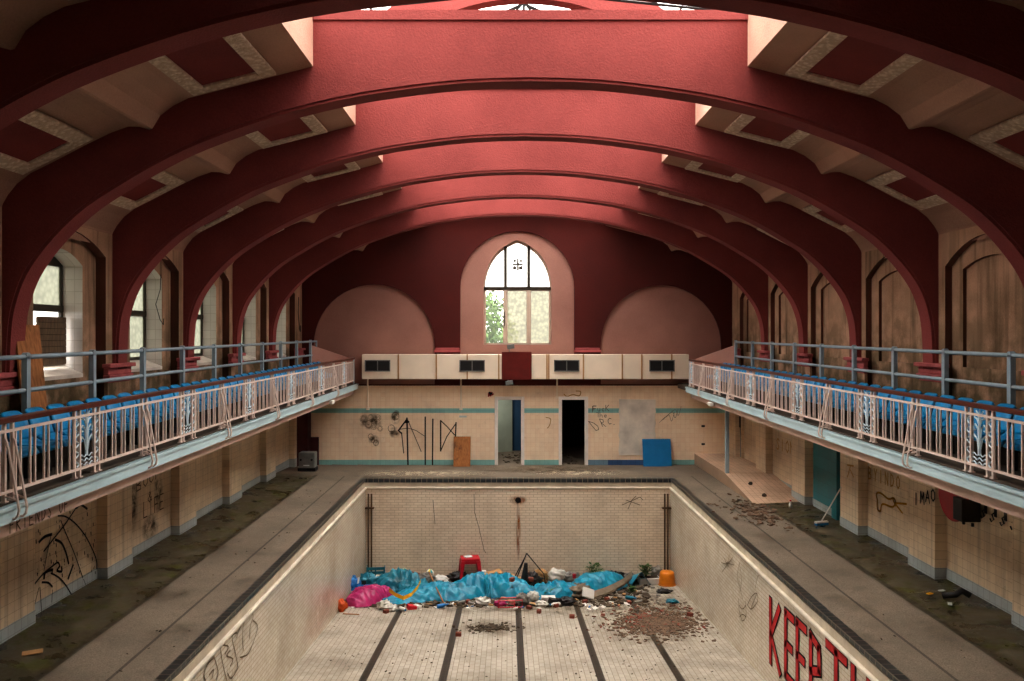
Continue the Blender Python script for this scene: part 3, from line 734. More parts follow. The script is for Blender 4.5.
# railings ------------------------------------------------------------------
PANELY = [9.55 + 3 * k for k in range(-1, 6)]
def railing(sx, label, yend):
    RX0 = 5.33; t = thing('balcony_railing', label, 'railing', (sx * RX0, 0, 2.66))
    ys = 5.5; o = -sx       # o points to the pool
    sh = lambda z, y: z + gz(y)
    def bar(mb, y, z0, z1, r=.011, x=0): mb.tube([(x, y, sh(z0, y)), (x, y, sh(z1, y))], r, 5)
    b = MB(); b.obox((0, (ys + yend) / 2, sh(.82, (ys + yend) / 2)), (.045, 0, 0), (0, (yend - ys) / 2, (yend - ys) / 2 * GK), (0, 0, .03)); b.build('handrail', 'wood', t, bevel=.012)
    for z in (.71, .1):
        b = MB(); b.obox((0, (ys + yend) / 2, sh(z, (ys + yend) / 2)), (.02, 0, 0), (0, (yend - ys) / 2, (yend - ys) / 2 * GK), (0, 0, .014)); b.build('top_rail' if z > .5 else 'bottom_rail', 'railpink', t)
    # plain balusters in pairs
    busy = [(p - .31, p + .31) for p in PANELY] + [(p + 1.42, p + 1.58) for p in PANELY]
    spots = []
    for k in range(7 * 13 + 14):
        y = PANELY[0] + .32 + 3 * (k // 12) + (k % 12) * (2.36 / 11) if False else None
    for p in PANELY:
        for base, ln in ((p + .36, 1.02), (p + 1.62, 1.02)):
            for i in range(5):
                y = base + i * ln / 4 * .98
                for d in (0, .085): spots.append(y + d)
    spots = [y for y in spots if ys < y < yend - .1]
    proto = None
    for y in spots[:100]:
        if proto is None:
            b = MB(); b.box(-.01, .01, -.009, .009, .1, .71); proto = b.build('baluster', 'railpink', t); q = proto
        else:
            q = proto.copy(); COL.objects.link(q)
        q.location = (0, y, gz(y))
    if len(spots) > 100:
        b = MB()
        for y in spots[100:]: b.box(-.011, .011, y - .009, y + .009, .1 + gz(y), .71 + gz(y))
        q = b.build('baluster', 'railpink', t); q['kind'] = 'stuff'
    # ornamental panels
    pr = None
    for p in PANELY:
        if p > yend - .2: continue
        if pr is None:
            b = MB(); pts = []
            # fountain ornament: waves, stem, leaves, scrolls, finial
            for z in (.135, .185, .235): b.tube([(0, -.14 + .28 * i / 20, z + .014 * math.sin(i / 20 * 5 * PI)) for i in range(21)], .009, 4)
            b.tube([(0, 0, .23), (0, 0, .6)], [.022, .014], 5)
            for s in (-1, 1):
                b.tube([(0, s * .02, .3), (0, s * .05, .42), (0, s * .11, .47), (0, s * .13, .42)], .011, 4)
                b.tube([(0, s * .015, .42), (0, s * .04, .55), (0, s * .09, .6), (0, s * .13, .57), (0, s * .12, .52), (0, s * .085, .53)], .011, 4)
                b.tube([(0, 0, .58), (0, s * .05, .66), (0, s * .11, .68)], .012, 4)
                b.tube([(0, 0, .62), (0, s * .04, .73), (0, s * .07, .76)], .011, 4)
            b.tube([(0, 0, .6), (0, 0, .79)], [.02, .006], 5)
            pn = b.build('ornamental_panel', 'railblue', t)
            for s in (-1, 1):
                b = MB(); b.tube([(0, s * .22 + .042 * math.sin(i / 2 * PI * .5 * 1.0), .12 + .6 * i / 40) for i in range(41)], .011, 4); b.build('wave_strip', 'railblue', pn)
                for y in (.165, .275):
                    b = MB(); b.box(-.016, .016, s * y - .016, s * y + .016, 0, .8); b.box(-.03, .03, s * y - .03, s * y + .03, 0, .012); b.build('post', 'railpink', pn)
            pr = pn; pn.location = (0, p, gz(p))
        else:
            c = pr.copy(); COL.objects.link(c); c.location = (0, p, gz(p))
            for g in pr.children:
                e = g.copy(); COL.objects.link(e); e.parent = c
    br = None
    for p in PANELY:
        y = p + 1.5
        if y > yend - .3: continue
        if br is None:
            b = MB()
            for d in (-.065, .065):
                b.box(-.016, .016, d - .016, d + .016, 0, .8); b.box(-.03, .03, d - .03, d + .03, 0, .012)
                b.tube([(0, d, .66), (o * .03, d, .6), (o * .13, d, .05), (o * .15, d, -.07), (o * .14, d, -.13), (o * .11, d, -.16), (o * .07, d, -.16), (o * .03, d, -.15)], .014, 6)
                b.tube([(0, d, .06), (o * .06, d, .05), (o * .13, d, .02)], .012, 5)
            br = b.build('stay_brace', 'railpink', t); br.location = (0, y, gz(y))
        else:
            c = br.copy(); COL.objects.link(c); c.location = (0, y, gz(y))
    b = MB(); b.box(-.02, .02, yend - .04, yend, 0 + gz(yend), .82 + gz(yend)); b.build('end_post', 'railblue', t)
railing(-1, 'pink balustrade with brown handrail and fountain panels along the left gallery', 26.1)
railing(1, 'pink balustrade with brown handrail and fountain panels along the right gallery', 24.75)
def piperail(sx, ys0, n, xx, label):
    t = thing('pipe_railing', label, 'railing', (sx * xx, 0, 3.12)); st = 1.61
    yl = ys0 + st * n; y0 = ys0 - 3 * st
    for z in (.93, .51):
        b = MB(); b.tube([(0, y0, z + gz(y0)), (0, yl, z + gz(yl))], .03, 8); b.build('pipe', 'pipe', t, smooth=True)
    ye = yl + (.75 if sx < 0 else .0)
    for z in (.93, .51):
        b = MB(); b.tube([(0, yl, z + gz(yl)), (0, ye + .01, z + gz(ye))], .03, 8); b.build('pipe', 'pipe', t, smooth=True)
    if sx < 0: b = MB(); b.tube([(0, ye, .47 + gz(ye)), (0, ye, .96 + gz(ye))], .03, 8); b.build('end_bar', 'pipe', t)
    pr = None
    for k in range(-3, n + 1):
        y = ys0 + st * k
        if pr is None:
            b = MB(); b.box(-.035, .035, -.04, .04, -.3, .94); b.tube([(-.035, 0, .94), (.035, 0, .94)], .045, 10); b.box(-.06, .06, -.06, .06, 0, .012); pr = q = b.build('post', 'pipe', t)
        else: q = pr.copy(); COL.objects.link(q)
        q.location = (0, y, gz(y))
piperail(-1, 10.06, 9, 6.36, 'grey blue two-pipe guard rail behind the seats of the left gallery')
piperail(1, 10.65, 8, 6.4, 'grey blue two-pipe guard rail behind the seats of the right gallery')

# seats ------------------------------------------------------------------
def make_seat(sx):
    t = thing('stadium_seat', '', 'seat', (0, 0, 0), 0, None); o = -sx
    hw = .2
    def back(u, v):
        y = (u - .5) * 2 * hw; e = 1 - .16 * max(0, (v - .6) / .4) ** 2 * (abs(u - .5) * 2) ** 4
        x = .05 - .1 * v - .05 * (1 - (2 * u - 1) ** 2) * .6; z = .46 + .33 * v * (1 - .05 * (2 * u - 1) ** 4 * v)
        if v > .85: x -= (v - .85) * .25
        return (o * x, y * e, z)
    b = MB(); b.shell(8, 8, back if sx < 0 else (lambda u, v: back(1 - u, v)), .028); b.build('backrest', 'seat', t, smooth=True)
    def pan(u, v):
        y = (u - .5) * 2 * hw; x = .08 + .33 * v; z = .42 - .03 * math.sin(PI * v) * (1 - (2 * u - 1) ** 2) + (.05 * max(0, .25 - v) / .25) - .07 * max(0, (v - .8) / .2) ** 2
        return (o * x, y, z)
    b = MB(); b.shell(8, 8, pan if sx < 0 else (lambda u, v: pan(1 - u, v)), .03); b.build('seat_pan', 'seat', t, smooth=True)
    b = MB(); b.box(*sorted((o * .05, o * .3)), -.19, -.165, .36, .4); b.box(*sorted((o * .05, o * .3)), .165, .19, .36, .4); b.box(*sorted((o * .09, o * .13)), -.02, .02, 0, .38); b.box(*sorted((o * .02, o * .22)), -.06, .06, 0, .015); b.box(*sorted((o * .06, o * .1)), -.19, .19, .36, .4)
    b.build('support_frame', 'seatmetal', t); return t
for sx, nm, y1, n in ((-1, 'left', 24.5, 35), (1, 'right', 23.6, 32)):
    pr = None; x = sx * 6.02
    for k in range(n):
        y = y1 - .46 * k
        lb = 'blue plastic seat, %s from the far end of the %s gallery row' % (ordinal(k + 1), nm)
        if pr is None: pr = make_seat(sx); q = pr; q.location = (x, y, 2.64 + gz(y)); q['label'] = lb
        else: q = dup(pr, (x, y, 2.64 + gz(y)), lb)
        q['group'] = 'blue seats of the %s gallery' % nm

# left gallery: leaning plywood, slatted board, cable, plank
b = MB(); c0 = Vector((-6.78, 10.98, 3.1)); c1 = Vector((-7.05, 11.22, 4.43)); 
b.obox((c0 + c1) / 2, (0.005, .27, .0), (.013, 0, .003), (c1 - c0) / 2); tag(b.build('plywood_sheet', 'ply2'), 'worn plywood sheet leaning against the first left window opening', 'board')
b = MB()
for i in range(8): b.obox((-7.5, 12.62, 3.86 + .095 * i), (.012, 0, .01), (0, .4, 0), (0, 0, .042))
tag(b.build('slatted_board', 'slat'), 'brown slatted board standing in the first left window', 'board')
b = MB(); b.obox((-6.8, 11.9, 3.17), (.05, .0, 0), (0, .75, 0), (0, 0, .025)); tag(b.build('timber_plank', 'ply2'), 'timber plank lying on the left gallery floor below the first window', 'plank')
def cable(pts, lb, r=.008):
    tag(MB().tube(pts, r, 5).build('hanging_cable', 'black'), lb, 'cable')
y = 15.95; cable([(-7.22, y, 5.5), (-7.25, y + .04, 5.2), (-7.3, y - .05, 4.9), (-7.28, y + .1, 4.6), (-7.25, y + .18, 4.5), (-7.25, y + .2, 4.62)], 'thin black cable hanging in the second left window reveal')
y = 25.6; cable([(-7.0, y, 5.5), (-7.0, y - .05, 5.0), (-7.0, y + .1, 4.5), (-7.0, y + .2, 4.4), (-7.0, y + .25, 4.6)], 'thin cable looping down the wall beyond the last left window', .012)

# ------------------------------------------------------------------ right deck: ramp, post, doors, broom, reel
b = MB(); x0, x1 = 5.85, 7.2
b.box(x0, x1, 22.8, FAR, -.05, .38); pts = [(22.8, .38), (20.05, .075), (22.8, -.05)]
r = MB(); r.box(x0 - .0, x1, 22.8, FAR - .01, -.05, .38)
r.add([(x0, 20.05, .06), (x1, 20.05, .12), (x1, 22.8, .38), (x0, 22.8, .38), (x0, 22.8, -.05), (x0, 20.05, -.05), (x1, 20.05, -.05)], [(0, 1, 2, 3), (0, 3, 4, 5), (0, 5, 6, 1)])
struct('ramp', r, 'ramp')
o = MB(); o.box(5.88, 5.98, 22.7, 22.8, .05, 2.34); struct('support_post', o, 'pipe', bevel=.01)
t = sroot('door_3', (7.2, 18.92, .2)); b = MB(); b.box(-.045, 0, -.62, .62, .0, 2.1); b.build('door_leaf', 'teal', t); b = MB(); b.box(-.1, .0, -.9, -.62, -.1, 2.2); b.build('door_frame', 'teal', t)
b = MB(); b.box(-.05, 0, -.62, .62, -.12, .1); b.build('threshold', 'plinth', t); b = MB(); b.box(-.06, -.045, -.2, .3, 1.78, 1.9); b.build('door_plate', 'grey', t)
t = sroot('door_4', (7.2, 25.9, .38)); b = MB(); b.box(-.05, 0, -.4, .4, 0, 1.85); b.build('door_leaf', 'greydoor', t); b = MB(); b.box(-.08, 0, -.5, -.4, 0, 1.95); b.box(-.08, 0, .4, .5, 0, 1.95); b.build('door_frame', 'tile_side', t); b = MB(); b.box(-.08, -.05, -.32, -.22, .95, 1.3); b.build('door_lock', 'black', t)
t = thing('push_broom', 'push broom with pale handle leaning on the right tiled pier', 'broom', (6.62, 17.66, .1))
b = MB(); b.tube([(0, 0, .08), (.36, -.2, .88)], .014, 6); b.build('handle', 'whitepl', t)
b = MB(); b.obox((-.0, 0, .06), (.15, .04, 0), (-.01, .03, 0), (0, 0, .02)); b.build('head', 'whitepl', t); b = MB(); b.obox((0, 0, .02), (.145, .038, 0), (-.012, .035, 0), (0, 0, .025)); b.build('bristles', 'bluepaint', t)
t = thing('hose_reel', 'red fire hose reel with black box on the right tiled wall', 'hose reel', (7.19, 13.02, 1.68))
b = MB()
for xx in (-.26, -.08):
    n = 28; ring = [( (xx), .42 * math.cos(2 * PI * i / n), .42 * math.sin(2 * PI * i / n)) for i in range(n)]
    b.add(ring + [(xx + .03, y, z) for _, y, z in ring], [tuple(range(n)), tuple(range(2 * n - 1, n - 1, -1))] + [(i, (i + 1) % n, n + (i + 1) % n, n + i) for i in range(n)])
b.build('reel_disc', 'hosered', t)
b = MB(); b.tube([(-.25, 0, 0), (-.07, 0, 0)], .28, 20); b.build('hose_coil', 'black', t)
b = MB(); b.box(-.34, -.04, -.42, -.16, -.34, .02); b.tube([(-.2, -.22, -.36), (-.2, -.22, -.42)], .025, 8); b.tube([(-.15, -.38, -.36), (-.15, -.38, -.42)], .025, 8); b.build('valve_box', 'black', t, bevel=.02)
b = MB(); b.box(-.08, -.0, -.08, .08, -.25, .25); b.build('wall_bracket', 'black', t)
pr = None
for k in range(4):
    y = 12.55 - .25 * k; lb = '%s dark coat hook from the hose reel on the right wall' % ORD[k]
    if pr is None:
        b = MB(); b.tube([(0, 0, .12), (-.06, 0, .08), (-.03, 0, .0), (-.07, 0, -.03), (-.09, 0, .02)], .012, 5); b.box(-.012, 0, -.03, .03, .04, .16); pr = b.build('coat_hook', 'black', loc=(7.2, y, 1.45)); tag(pr, lb, 'hook', 'coat hooks on the right wall')
    else:
        q = pr.copy(); COL.objects.link(q); q.location = (7.2, y, 1.45); q['label'] = lb
b = MB(); p = (6.75, 12.6, .15); b.tube([(p[0] - .15, p[1] + .1, .15), (p[0], p[1], .2), (p[0] + .1, p[1], .26), (p[0] + .2, p[1] - .05, .2)], .05, 8)
tag(b.build('pipe_elbow', 'black', smooth=True), 'black bent pipe lying on the mossy deck below the hose reel', 'pipe')
for sx, u, lb in ((-1, 316, 'small white bulkhead lamp under the far end of the left gallery'), (1, 727, 'small white bulkhead lamp under the far end of the right gallery')):
    y = 22.6 if sx < 0 else 22.0
    b = MB(); c = Vector((sx * 5.27, y, 2.39)); b.obox(c, (.05, 0, 0), (0, .17, 0), (0, 0, .05)); tag(b.build('bulkhead_lamp', 'whitepl', bevel=.02), lb, 'lamp')

# ------------------------------------------------------------------ graffiti
GL = {'A': [[(0, 0), (.5, 1), (1, 0)], [(.22, .4), (.78, .4)]], 'B': [[(0, 0), (0, 1), (.7, .9), (.7, .6), (0, .52), (.85, .4), (.8, .08), (0, 0)]],
      'C': [[(.9, .85), (.5, 1), (.1, .7), (.1, .3), (.5, 0), (.9, .12)]], 'D': [[(0, 0), (0, 1), (.6, .85), (.9, .5), (.6, .12), (0, 0)]],
      'E': [[(.9, 1), (0, 1), (0, 0), (.9, 0)], [(0, .5), (.7, .5)]], 'F': [[(.9, 1), (0, 1), (0, 0)], [(0, .52), (.7, .52)]],
      'H': [[(0, 0), (0, 1)], [(.9, 0), (.9, 1)], [(0, .5), (.9, .5)]], 'I': [[(.4, 0), (.4, 1)]], 'K': [[(0, 0), (0, 1)], [(.85, 1), (.05, .45), (.9, 0)]],
      'L': [[(0, 1), (0, 0), (.8, 0)]], 'M': [[(0, 0), (.1, 1), (.5, .4), (.9, 1), (1, 0)]], 'N': [[(0, 0), (0, 1), (.85, 0), (.85, 1)]],
      'O': [[(.5, 1), (.1, .75), (.1, .25), (.5, 0), (.9, .25), (.9, .75), (.5, 1)]], 'P': [[(0, 0), (0, 1), (.75, .92), (.8, .6), (0, .48)]],
      'R': [[(0, 0), (0, 1), (.75, .92), (.75, .6), (0, .5), (.85, 0)]], 'S': [[(.85, .9), (.4, 1), (.1, .78), (.8, .3), (.5, 0), (.05, .12)]],
      'T': [[(0, 1), (1, 1)], [(.5, 1), (.5, 0)]], 'U': [[(0, 1), (.05, .2), (.4, 0), (.8, .2), (.85, 1)]], 'Y': [[(0, 1), (.45, .5), (.9, 1)], [(.45, .5), (.4, 0)]],
      '&': [[(.9, .1), (.3, .8), (.5, 1), (.65, .8), (.1, .3), (.4, 0), (.85, .45)]], '.': [[(.1, 0), (.2, 0), (.2, .08)]], 'h': [[(0, 1), (0, 0)], [(0, .45), (.4, .55), (.6, .4), (.6, 0)]],
      'e': [[(.1, .3), (.7, .3), (.6, .55), (.3, .6), (.1, .3), (.3, 0), (.7, .1)]], 'u': [[(0, .6), (.1, .1), (.4, 0), (.6, .15), (.65, .6)], [(.65, .6), (.65, 0)]], 'c': [[(.6, .5), (.3, .6), (.05, .3), (.3, 0), (.6, .1)]]}
def ribbon(mb, pts, wd, fn):           # flat brush stroke; pts are wall coordinates (a, b), fn maps them onto the wall
    pts = [Vector((p[0], p[1], 0)) for p in pts]
    for p, q in zip(pts, pts[1:]):
        d = q - p
        if d.length < 1e-5: continue
        d.normalize(); n = Vector((-d.y, d.x, 0)) * wd / 2; e = d * wd * .35
        mb.add([fn(*(p - e - n)[:2]), fn(*(q + e - n)[:2]), fn(*(q + e + n)[:2]), fn(*(p - e + n)[:2])], [(0, 1, 2, 3)])
    return mb
def smooth2(P, n=5): return curved(P, n)
def write(txt, a, b_, w_, h, sp, wd, fn, mb=None, slant=0.0, rise=0.0):
    mb = mb or MB(); s = 1 if sp >= 0 else -1
    for i, ch in enumerate(txt):
        if ch == ' ': continue
        for st in GL[ch]: ribbon(mb, [(a + i * sp + s * x * w_ + slant * z, b_ + i * rise + z * h) for x, z in st], wd, fn)
    return mb
def graffiti(mb, mat, parent, lb, kids=()):
    o = mb.build('graffiti', mat, parent); o['label'] = lb; return o
ff = W(FAR - .012)
def fx(u, v): p = at(u, v, FAR); return (p[0], p[2])
# tall black strokes on the far wall (zoomed reading of the photograph, in wall metres)
def pz(x, y): return fx(340 + x / 4.867, 340 + y / 4.867)
b = MB()
for P, wd in (([(326, 380), (331, 608)], .05), ([(415, 375), (415, 608)], .045), ([(452, 385), (450, 608)], .045), ([(490, 392), (490, 540)], .045), ([(565, 402), (562, 470)], .04),
          ([(326, 380), (395, 542)], .022), ([(326, 385), (285, 440), (300, 455)], .045), ([(300, 450), (310, 550)], .03), ([(490, 392), (520, 420), (558, 462)], .03), ([(565, 405), (520, 470), (490, 540)], .03), ([(290, 435), (330, 428), (370, 440), (415, 470)], .018), ([(318, 400), (335, 398)], .06)):
    ribbon(b, [pz(*p) for p in P], wd, ff)
graffiti(b, 'ink', tw, 'tall dripping black spray-paint letters')
b = MB(); rr = random.Random(11)
for cx, cy in ((115, 385), (150, 375), (185, 378), (165, 420), (140, 410), (195, 430), (160, 490), (175, 500), (150, 470), (270, 370), (275, 355), (250, 430)):
    p = fx(340 + cx / 4.867, 340 + cy / 4.867); 
    for k in range(2):
        r = rr.uniform(.05, .12); ph = rr.uniform(0, 6); ribbon(b, [(p[0] + r * math.cos(ph + i * .5), p[1] + r * 1.1 * math.sin(ph + i * .5)) for i in range(13)], .008, ff)
graffiti(b, 'inkgrey', tw, 'smudged grey scribbled swirls')
for cx, cy, hw, hh in ((150, 395, .42, .3), (165, 490, .2, .22), (270, 375, .18, .25), (265, 450, .2, .2)):
    x, z = fx(340 + cx / 4.867, 340 + cy / 4.867); bb = MB(); bb.add([(x - hw, FAR - .009, z - hh), (x + hw, FAR - .009, z - hh), (x + hw, FAR - .009, z + hh), (x - hw, FAR - .009, z + hh)], [(0, 1, 2, 3)]); bb.build('soot_smudge', 'd_soot', tw, uv=True)
b = MB(); x, z = fx(593, 411); write('F', x, z, .12, .17, .14, .016, ff, b); write('uck', x + .17, z, .13, .17, .14, .016, ff, b) if False else None
write('F', x - .02, z - .04, .13, .2, .1, .015, ff, b); write('uc', x + .15, z - .01, .12, .17, .14, .014, ff, b); write('K', x + .42, z, .12, .2, .1, .015, ff, b)
x, z = fx(596, 417); write('T', x, z, .14, .14, .1, .014, ff, b); write('h', x + .13, z - .01, .12, .15, .1, .014, ff, b); write('e', x + .26, z - .01, .12, .14, .1, .014, ff, b)
x, z = fx(596, 430.5); write('D', x, z, .2, .3, .1, .016, ff, b, slant=-.25); x, z = fx(602.5, 426.5); write('R', x, z, .13, .25, .1, .016, ff, b, slant=-.1); write('C', x + .17, z + .08, .13, .2, .1, .016, ff, b); write('.', x + .36, z + .06, .1, .1, .1, .02, ff, b)
graffiti(b, 'inkthin', tw, 'thin dark handwritten lines beside the dark doorway')
b = MB(); x, z = fx(490, 394); 
for k in range(14):
    a = k * 2.4; ribbon(b, [(x, z), (x + .12 * math.cos(a) * rr.uniform(.4, 1), z + .1 * math.sin(a) * rr.uniform(.4, 1))], .04, ff)
graffiti(b, 'inkred', tw, 'red and black paint splash'); bb = MB(); ribbon(bb, [(x - .02, z + .05), (x + .02, z), (x + .06, z + .03)], .06, W(FAR - .014)); bb.build('paint_splash', 'ink', tw)
b = MB(); x, z = fx(549, 425); ribbon(b, smooth2([(x - .1, z + .25), (x + .05, z + .2), (x + .02, z), (x - .05, z - .1)]), .025, ff); x, z = fx(573, 394); ribbon(b, smooth2([(x - .3, z), (x - .2, z - .08), (x, z - .02), (x + .2, z - .06), (x + .25, z + .08), (x + .1, z + .1)]), .03, ff)
graffiti(b, 'inkyfaint', tw, 'faint ochre squiggles round the dark doorway')
b = MB(); x, z = fx(672, 415); 
for dx, dz in ((0, 0), (.1, .08), (-.12, -.1)): ribbon(b, smooth2([(x - .3 + dx, z - .15 + dz), (x + dx, z + .1 + dz), (x + .1 + dx, z - .1 + dz), (x + .2 + dx, z + .2 + dz)]), .012, ff)
graffiti(b, 'inkgrey', tw, 'very faint grey scrawl right of the white board')
for u, v in ((707, 426), (707, 444)):
    x, z = fx(u - 4, v); bb = MB(); bb.box(x - .05, x + .05, FAR - .05, FAR, z - .03, z + .03); bb.build('pipe_stub', 'black', tw)
x, z = fx(463, 416.5); bb = MB(); bb.box(x - .12, x + .12, FAR - .02, FAR, z - .03, z + .03); tag(bb.build('name_plate', 'paper'), 'tiny pale oblong plate on the tiles left of the doors', 'plate')
# pool right wall: KEEP TH
fr = lambda y, z: (PX - .008, y, z); fr2 = lambda y, z: (PX - .014, y, z)
KE = [('K', 14.72, .56, -.58, -1.72), ('E', 13.92, .42, -.53, -1.62), ('E', 13.36, .42, -.5, -1.6), ('P', 12.76, .44, -.49, -1.6), ('T', 12.12, .68, -.38, -1.5), ('H', 11.2, .55, -.36, -1.5)]
bk, rd = MB(), MB()
for ch, y, wd, zt, zb in KE:
    for mb, wdt, fn in ((bk, .185, fr), (rd, .125, fr2)): write(ch, y, zb, wd, zt - zb, -1, wdt, fn, mb)
g = graffiti(bk, 'ink', side[1], 'large red letters outlined in black: KEEP TH'); rd.build('letter_fill', 'inkred', g)
def rw(x, y): u, v = 660 + x / 3.76, 500 + y / 3.76; Y = (PX - CX) * 800 / (u - 508); return (Y, EYE - (v - 335) * Y / 800)
b = MB()
for P in ([(300, 235), (292, 290), (305, 340), (312, 372)], [(300, 238), (308, 300), (302, 345)], [(296, 370), (300, 420), (312, 455), (325, 430), (322, 380)], [(330, 395), (345, 410), (368, 380), (365, 350), (345, 365), (330, 395)], [(365, 352), (342, 412)], [(360, 330), (368, 290), (372, 285)], [(232, 235), (255, 240), (275, 215)], [(235, 270), (255, 240), (262, 205)], [(250, 235), (280, 245)], [(240, 215), (258, 250)], [(298, 395), (312, 410), (324, 395)], [(300, 440), (312, 430), (326, 440)]):
    ribbon(b, smooth2([rw(*p) for p in P], 4), .02, fr)
graffiti(b, 'inkgrey', side[1], 'thin grey outline doodles')
fl = lambda y, z: (-PX + .008, y, z)
def lw(x, y): u, v = 170 + x / 5.689, 580 + y / 5.689; Y = (-PX - CX) * 800 / (u - 508); return (Y, EYE - (v - 335) * Y / 800)
b = MB()
for P in ([(460, 170), (420, 230), (410, 330), (415, 400)], [(460, 170), (470, 210), (455, 260), (450, 330)], [(470, 230), (495, 260), (480, 330), (445, 415), (415, 435), (395, 440)], [(410, 230), (385, 300), (375, 330)], [(380, 300), (350, 320), (370, 420), (385, 500)], [(310, 360), (285, 390), (300, 490), (320, 570)], [(300, 370), (330, 380), (310, 420)], [(340, 400), (320, 430), (355, 450), (340, 490)], [(250, 440), (210, 480), (190, 540), (200, 575)], [(220, 540), (245, 510), (235, 560)], [(250, 445), (270, 520), (260, 570)], [(385, 500), (345, 560), (325, 530)]):
    ribbon(b, smooth2([lw(*p) for p in P], 4), .024, fl)
graffiti(b, 'inkgrey', side[-1], 'grey outline bubble letters')
# lower left wall
LWX = -7.33
def lowl(x, y, X=LWX): u, v = x / 5.673, 500 + y / 5.673; Y = (X - CX) * 800 / (u - 508); return (Y, EYE - (v - 335) * Y / 800)
b = MB(); fn = V(LWX + .012)
for P, wd in (([(185, 485), (240, 420), (300, 370), (325, 355), (335, 375)], .03), ([(335, 375), (320, 400), (345, 405), (345, 380)], .04), ([(245, 445), (255, 410), (295, 395)], .045), ([(235, 467), (270, 470), (292, 492)], .035), ([(285, 415), (330, 440), (370, 485), (408, 550)], .03), ([(245, 290), (300, 220), (370, 130), (430, 40)], .03), ([(430, 45), (455, 28), (490, 50)], .045), ([(325, 90), (370, 95), (430, 140), (490, 220), (540, 330), (545, 390)], .03), ([(340, 115), (370, 190), (420, 310), (465, 440)], .022), ([(310, 225), (345, 245), (370, 300), (385, 360)], .045), ([(218, 238), (250, 208), (288, 195)], .05), ([(285, 200), (265, 290), (245, 400)], .018), ([(410, 370), (383, 445)], .05), ([(108, 468), (180, 466)], .02), ([(215, 500), (188, 610)], .016), ([(222, 495), (232, 635)], .018), ([(293, 510), (290, 580)], .014), ([(470, 450), (490, 500)], .014)):
    ribbon(b, smooth2([lowl(*p) for p in P], 4), wd * .9, fn)
rr = random.Random(5)
for k in range(60):
    y, z = lowl(rr.uniform(190, 540), rr.uniform(60, 420)); s = rr.uniform(.01, .025); ribbon(b, [(y, z), (y + s * .3, z - s * 2)], s, fn)
lowL = side['lowleft']; lowR = side['lowright']
graffiti(b, 'ink', lowL, 'black looping spray scrawl with drips')
b = MB(); fn = V(LWX + .012)
def lb_(u, v): Y = (LWX - CX) * 800 / (u - 508); return (Y, EYE - (v - 335) * Y / 800)
y, z = lb_(136, 491.5); write('BOUP', y, z, .2, .22, .27, .022, fn, b, rise=.03); y, z = lb_(147, 503); write('&', y, z, .2, .2, .2, .02, fn, b); y, z = lb_(143, 518); write('LIFE', y, z, .18, .3, .24, .022, fn, b)
graffiti(b, 'inkthin', lowL, 'small dark handwriting inside a soot ring')
for u, v, hw, hh in ((132, 505, .25, .6), (158, 490, .22, .5), (150, 527, .4, .3)):
    y, z = lb_(u, v); bb = MB(); bb.add([(LWX + .01, y - hw, z - hh), (LWX + .01, y + hw, z - hh), (LWX + .01, y + hw, z + hh), (LWX + .01, y - hw, z + hh)], [(0, 1, 2, 3)]); bb.build('soot_smudge', 'd_soot', lowL, uv=True)
b = MB(); XB = -5.375
def bb_(u, v): Y = (XB - CX) * 800 / (u - 508); return (Y, EYE - (v - 335) * Y / 800)
y, z = bb_(10, 529.5); y2, _ = bb_(70, 508); write('FRIENDS OF', y, 2.315 + gz(y), .07, .15, (y2 - y) / 10, .014, V(XB), b); graffiti(b, 'inkthin', bpy.data.objects['gallery_left'], 'faint handwriting along the pink edge beam')
# lower right wall
def rl(u, v, X=7.2): Y = (X - CX) * 800 / (u - 508); return (Y, EYE - (v - 335) * Y / 800)
b = MB(); fn = V(7.2 - .012); y, z = rl(869, 478); 
for i, ch in enumerate('BYINDO'):
    y, z = rl(869 + 5.6 * i, 478.5 + 1.9 * i); write(ch, y, z, .13, .24, -1, .035, fn, b)
graffiti(b, 'inkyfaint', lowR, 'faded yellow painted letters')
b = MB()
for P in ([(878, 500), (877, 494), (881, 493), (889, 499), (894, 498), (896, 502), (893, 507), (883, 504), (881, 511), (878, 509), (878, 500)], [(893, 498), (896, 506)], [(896, 503), (907, 504)], [(896, 504), (903, 513)]):
    ribbon(b, smooth2([rl(*p) for p in P], 4), .04, fn)
graffiti(b, 'inkyellow', lowR, 'yellow painted outline of a pointing shape')
b = MB(); fn = V(7.0 - .012)
for i, ch in enumerate('IMAO'):
    y, z = rl(915.5 + 5.4 * i, 504 - 1.2 * i, 7.0); write(ch, y, z, .13 if ch != 'I' else .1, .2, -1, .03, fn, b)
graffiti(b, 'ink', lowR, 'black painted letters reading IMAO on the pier')
b = MB(); fn = V(7.2 - .012)
for i, ch in enumerate('SION'):
    y, z = rl(777 + 4.6 * i, 449 + 1.4 * i); write(ch, y, z, .24, .3, -1, .04, fn, b)
graffiti(b, 'inkyfaint', lowR, 'faded yellow letters beside the ramp')
b = MB(); fn = V(7.0 - .012)
for P in ([(848, 465), (854, 466)], [(851, 466), (848, 477)], [(851, 470), (854, 477)]): ribbon(b, [rl(p[0], p[1], 7.0) for p in P], .035, fn)
graffiti(b, 'inkyfaint', lowR, 'faded yellow mark on the pier beside the broom')

